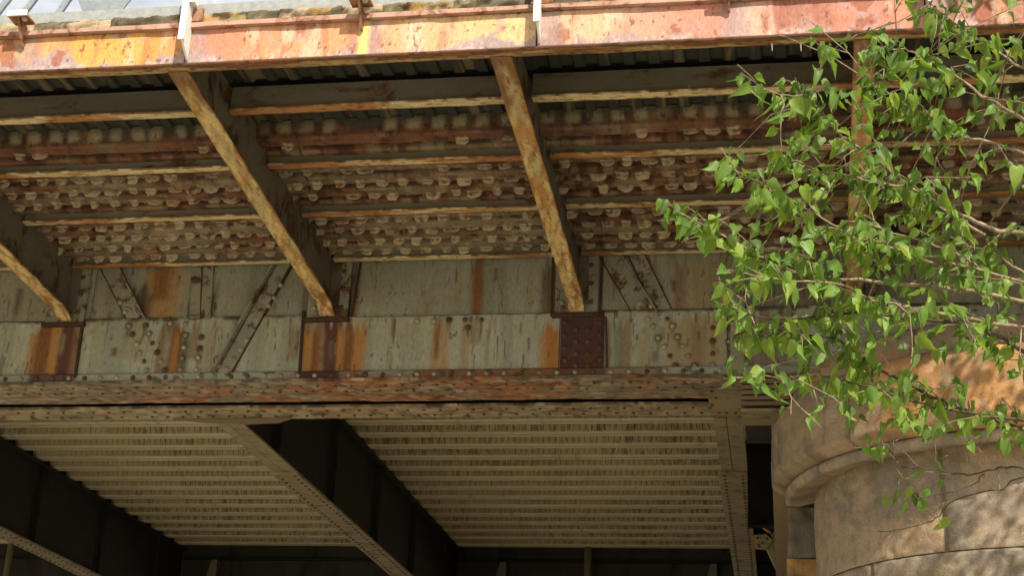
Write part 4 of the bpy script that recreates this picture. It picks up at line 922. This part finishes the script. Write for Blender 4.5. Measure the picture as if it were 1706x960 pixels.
def leafy_twig(p0, d, L, dens=1., small=False):
    n = max(2, int(L/.042)); p = p0.copy(); pts = [p.copy()]
    for i in range(n):
        d = (d+Vector((rnd.uniform(-.2, .2), rnd.uniform(-.2, .2), rnd.uniform(-.22, .14)))).normalized(); p = p+d*.042; pts.append(p.copy())
        u, v = proj(np.array(p))
        if not inside(u, v): break
        if rnd.random() < dens:
            side = d.cross(Vector((0, 0, 1))); side = side.normalized()*(1 if i % 2 else -1)
            q = p+side*.022+Vector((0, 0, rnd.uniform(-.012, .012)))
            sz = rnd.triangular(.036, .098, .058)*(.8 if small else 1.)*(.75 if i >= n-1 else 1.)
            twigs.tube([p, q], .0012, 4); add_leaf(q, (side+d*.7).normalized(), sz)
    if len(pts) > 1:
        twigs.tube(pts, [max(.0026*(1-.6*i/len(pts)), .001) for i in range(len(pts))], 5)
        u, v = proj(np.array(pts[-1]))
        if inside(u, v): add_leaf(pts[-1], d, rnd.uniform(.045, .075))
for (fine, r, kind) in branches:
    nF = len(fine)
    for i in range(2, nF):
        p = fine[i]; u, v = proj(np.array(p)); t_ = i/(nF-1); d = (fine[i]-fine[i-1]).normalized()
        if kind == 2:
            continue
        k = 1 if rnd.random() < .46 else 0
        
        
        for _ in range(k):
            sd = Vector((rnd.uniform(-1, .3), rnd.uniform(-.9, .9), rnd.uniform(-.55, .75)))
            leafy_twig(p, (d*.55+sd*.9).normalized(), rnd.uniform(.12, .34)*(1.15-.5*t_), .95)
        if t_ > .55 and rnd.random() < .75: add_leaf(p+Vector((0, 0, -.015)), Vector((rnd.uniform(-1, 1), rnd.uniform(-1, 1), 0)), rnd.uniform(.06, .10))
    if kind != 2: leafy_twig(fine[-1], (fine[-1]-fine[-3]).normalized(), .12, 1.)
# side twigs that fill the crown evenly
allp = [(p, i) for bi, (fine, r, kind) in enumerate(branches) if kind != 2 for i, p in enumerate(fine) if i > 1]
tgt = []
for _ in range(4000):
    if len(tgt) >= 92: break
    u = rnd.uniform(1150, 1780); v = rnd.uniform(-40, 720)
    if not inside(u, v): continue
    if any((u-a)**2+(v-b)**2 < 40**2 for a, b in tgt): continue
    tgt.append((u, v))
for (u, v) in tgt:
    q = at(u, v, rnd.uniform(5.7, 6.6)); p, _i = min(allp, key=lambda a: (a[0]-q).length)
    L = (q-p).length
    if L > .6: q = p+(q-p)*(.6/L); L = .6
    if L < .04: continue
    mid = (p+q)/2+Vector((rnd.uniform(-.03, .03), rnd.uniform(-.03, .03), rnd.uniform(-.01, .05)))
    twigs.tube([p, mid, q], [.0034, .0027, .002], 5)
    dv = (q-mid).normalized()
    leafy_twig(mid, (dv+Vector((rnd.uniform(-.6, .6), rnd.uniform(-.6, .6), rnd.uniform(-.3, .4)))).normalized(), rnd.uniform(.06, .16), .9)
    leafy_twig(q, dv, rnd.uniform(.10, .22), .95)
# the few leaves on the bare lower twigs over the pier
for (u, v, y) in [(1440, 745, 6.3), (1452, 748, 6.3), (1462, 750, 6.3), (1478, 742, 6.3), (1535, 780, 6.5), (1560, 768, 6.5), (1500, 825, 6.5), (1515, 810, 6.5), (1525, 822, 6.5), (1535, 830, 6.5), (1570, 800, 6.5), (1480, 832, 6.5), (1545, 815, 6.5), (1580, 868, 6.6), (1510, 835, 6.5), (1672, 735, 6.2), (1615, 735, 6.2), (1650, 690, 6.2)]:
    p = at(u, v, y); add_leaf(p, Vector((rnd.uniform(-1, 1), rnd.uniform(-1, 1), 0)), rnd.uniform(.05, .085)); twigs.tube([p+Vector((.05, .02, .03)), p], .0012, 4)
for (fine, r, kind) in branches:
    if kind == 2:
        for i in range(3, len(fine), 3):
            p = fine[i]; pts = [p]; d = Vector((rnd.uniform(-1, .2), rnd.uniform(-.3, .3), rnd.uniform(-.8, .8))).normalized()
            for _ in range(5): d = (d+Vector((rnd.uniform(-.35, .35), rnd.uniform(-.2, .2), rnd.uniform(-.35, .35)))).normalized(); pts.append(pts[-1]+d*.035)
            twigs.tube(pts, [.0018, .0016, .0014, .0012, .001, .0008], 4)
# crown outside the frame (throws the dappled shade on the pier)
for _ in range(560):
    p = Vector((rnd.uniform(1.3, 3.1), rnd.uniform(5.7, 7.2), rnd.uniform(5.2, 8.2)))
    u, v = proj(np.array(p))
    if u < 1760 and v > -40: continue
    leafy_twig(p, Vector((rnd.uniform(-1, 1), rnd.uniform(-1, 1), rnd.uniform(-.3, .6))).normalized(), rnd.uniform(.15, .35), .9)
to = twigs.build('twigs', M['bark'], tree, True); to['kind'] = 'stuff'
# the 300 leaves that show largest are single parts, the rest one mass
sc_ = []
for i, (m_, k, s_) in enumerate(leaves):
    p = np.array(m_.translation); u, v = proj(p); q = (p-CAM) @ ROT
    vis = -10 < u < 1710 and -10 < v < 965
    nrm = Vector(m_.col[2][:3]).normalized(); vd = Vector(CAM-p).normalized()
    sc_.append((s_/q[2])**2*(abs(nrm.dot(vd))+.2)*(1 if vis else 0))
order = np.argsort(-np.array(sc_)); top = set(order[:300].tolist())
fol_v, fol_f, fol_c = [], [], []; off = 0
LV = [(np.array([tuple(v.co) for v in me.vertices]), [tuple(p.vertices) for p in me.polygons], np.array([tuple(d.color)[:3] for d in me.color_attributes['col'].data])) for me in LEAF]
for i, (m_, k, s_) in enumerate(leaves):
    if i in top:
        o = link('leaf', LEAF[k], tree); o.matrix_basis = m_
    else:
        v, f, c_ = LV[k]; A = np.array(m_); fol_v.append(v @ A[:3, :3].T+A[:3, 3]); fol_f += [tuple(q+off for q in p) for p in f]; fol_c.append(c_); off += len(v)
me = bpy.data.meshes.new('foliage'); me.from_pydata(np.concatenate(fol_v).tolist(), [], fol_f); me.materials.append(M['leaf'])
me.polygons.foreach_set('use_smooth', [True]*len(me.polygons)); setcol(me, np.concatenate(fol_c)); fo = link('foliage', me, tree); fo['kind'] = 'stuff'
print('leaves', len(leaves), 'objects', len(bpy.data.objects))
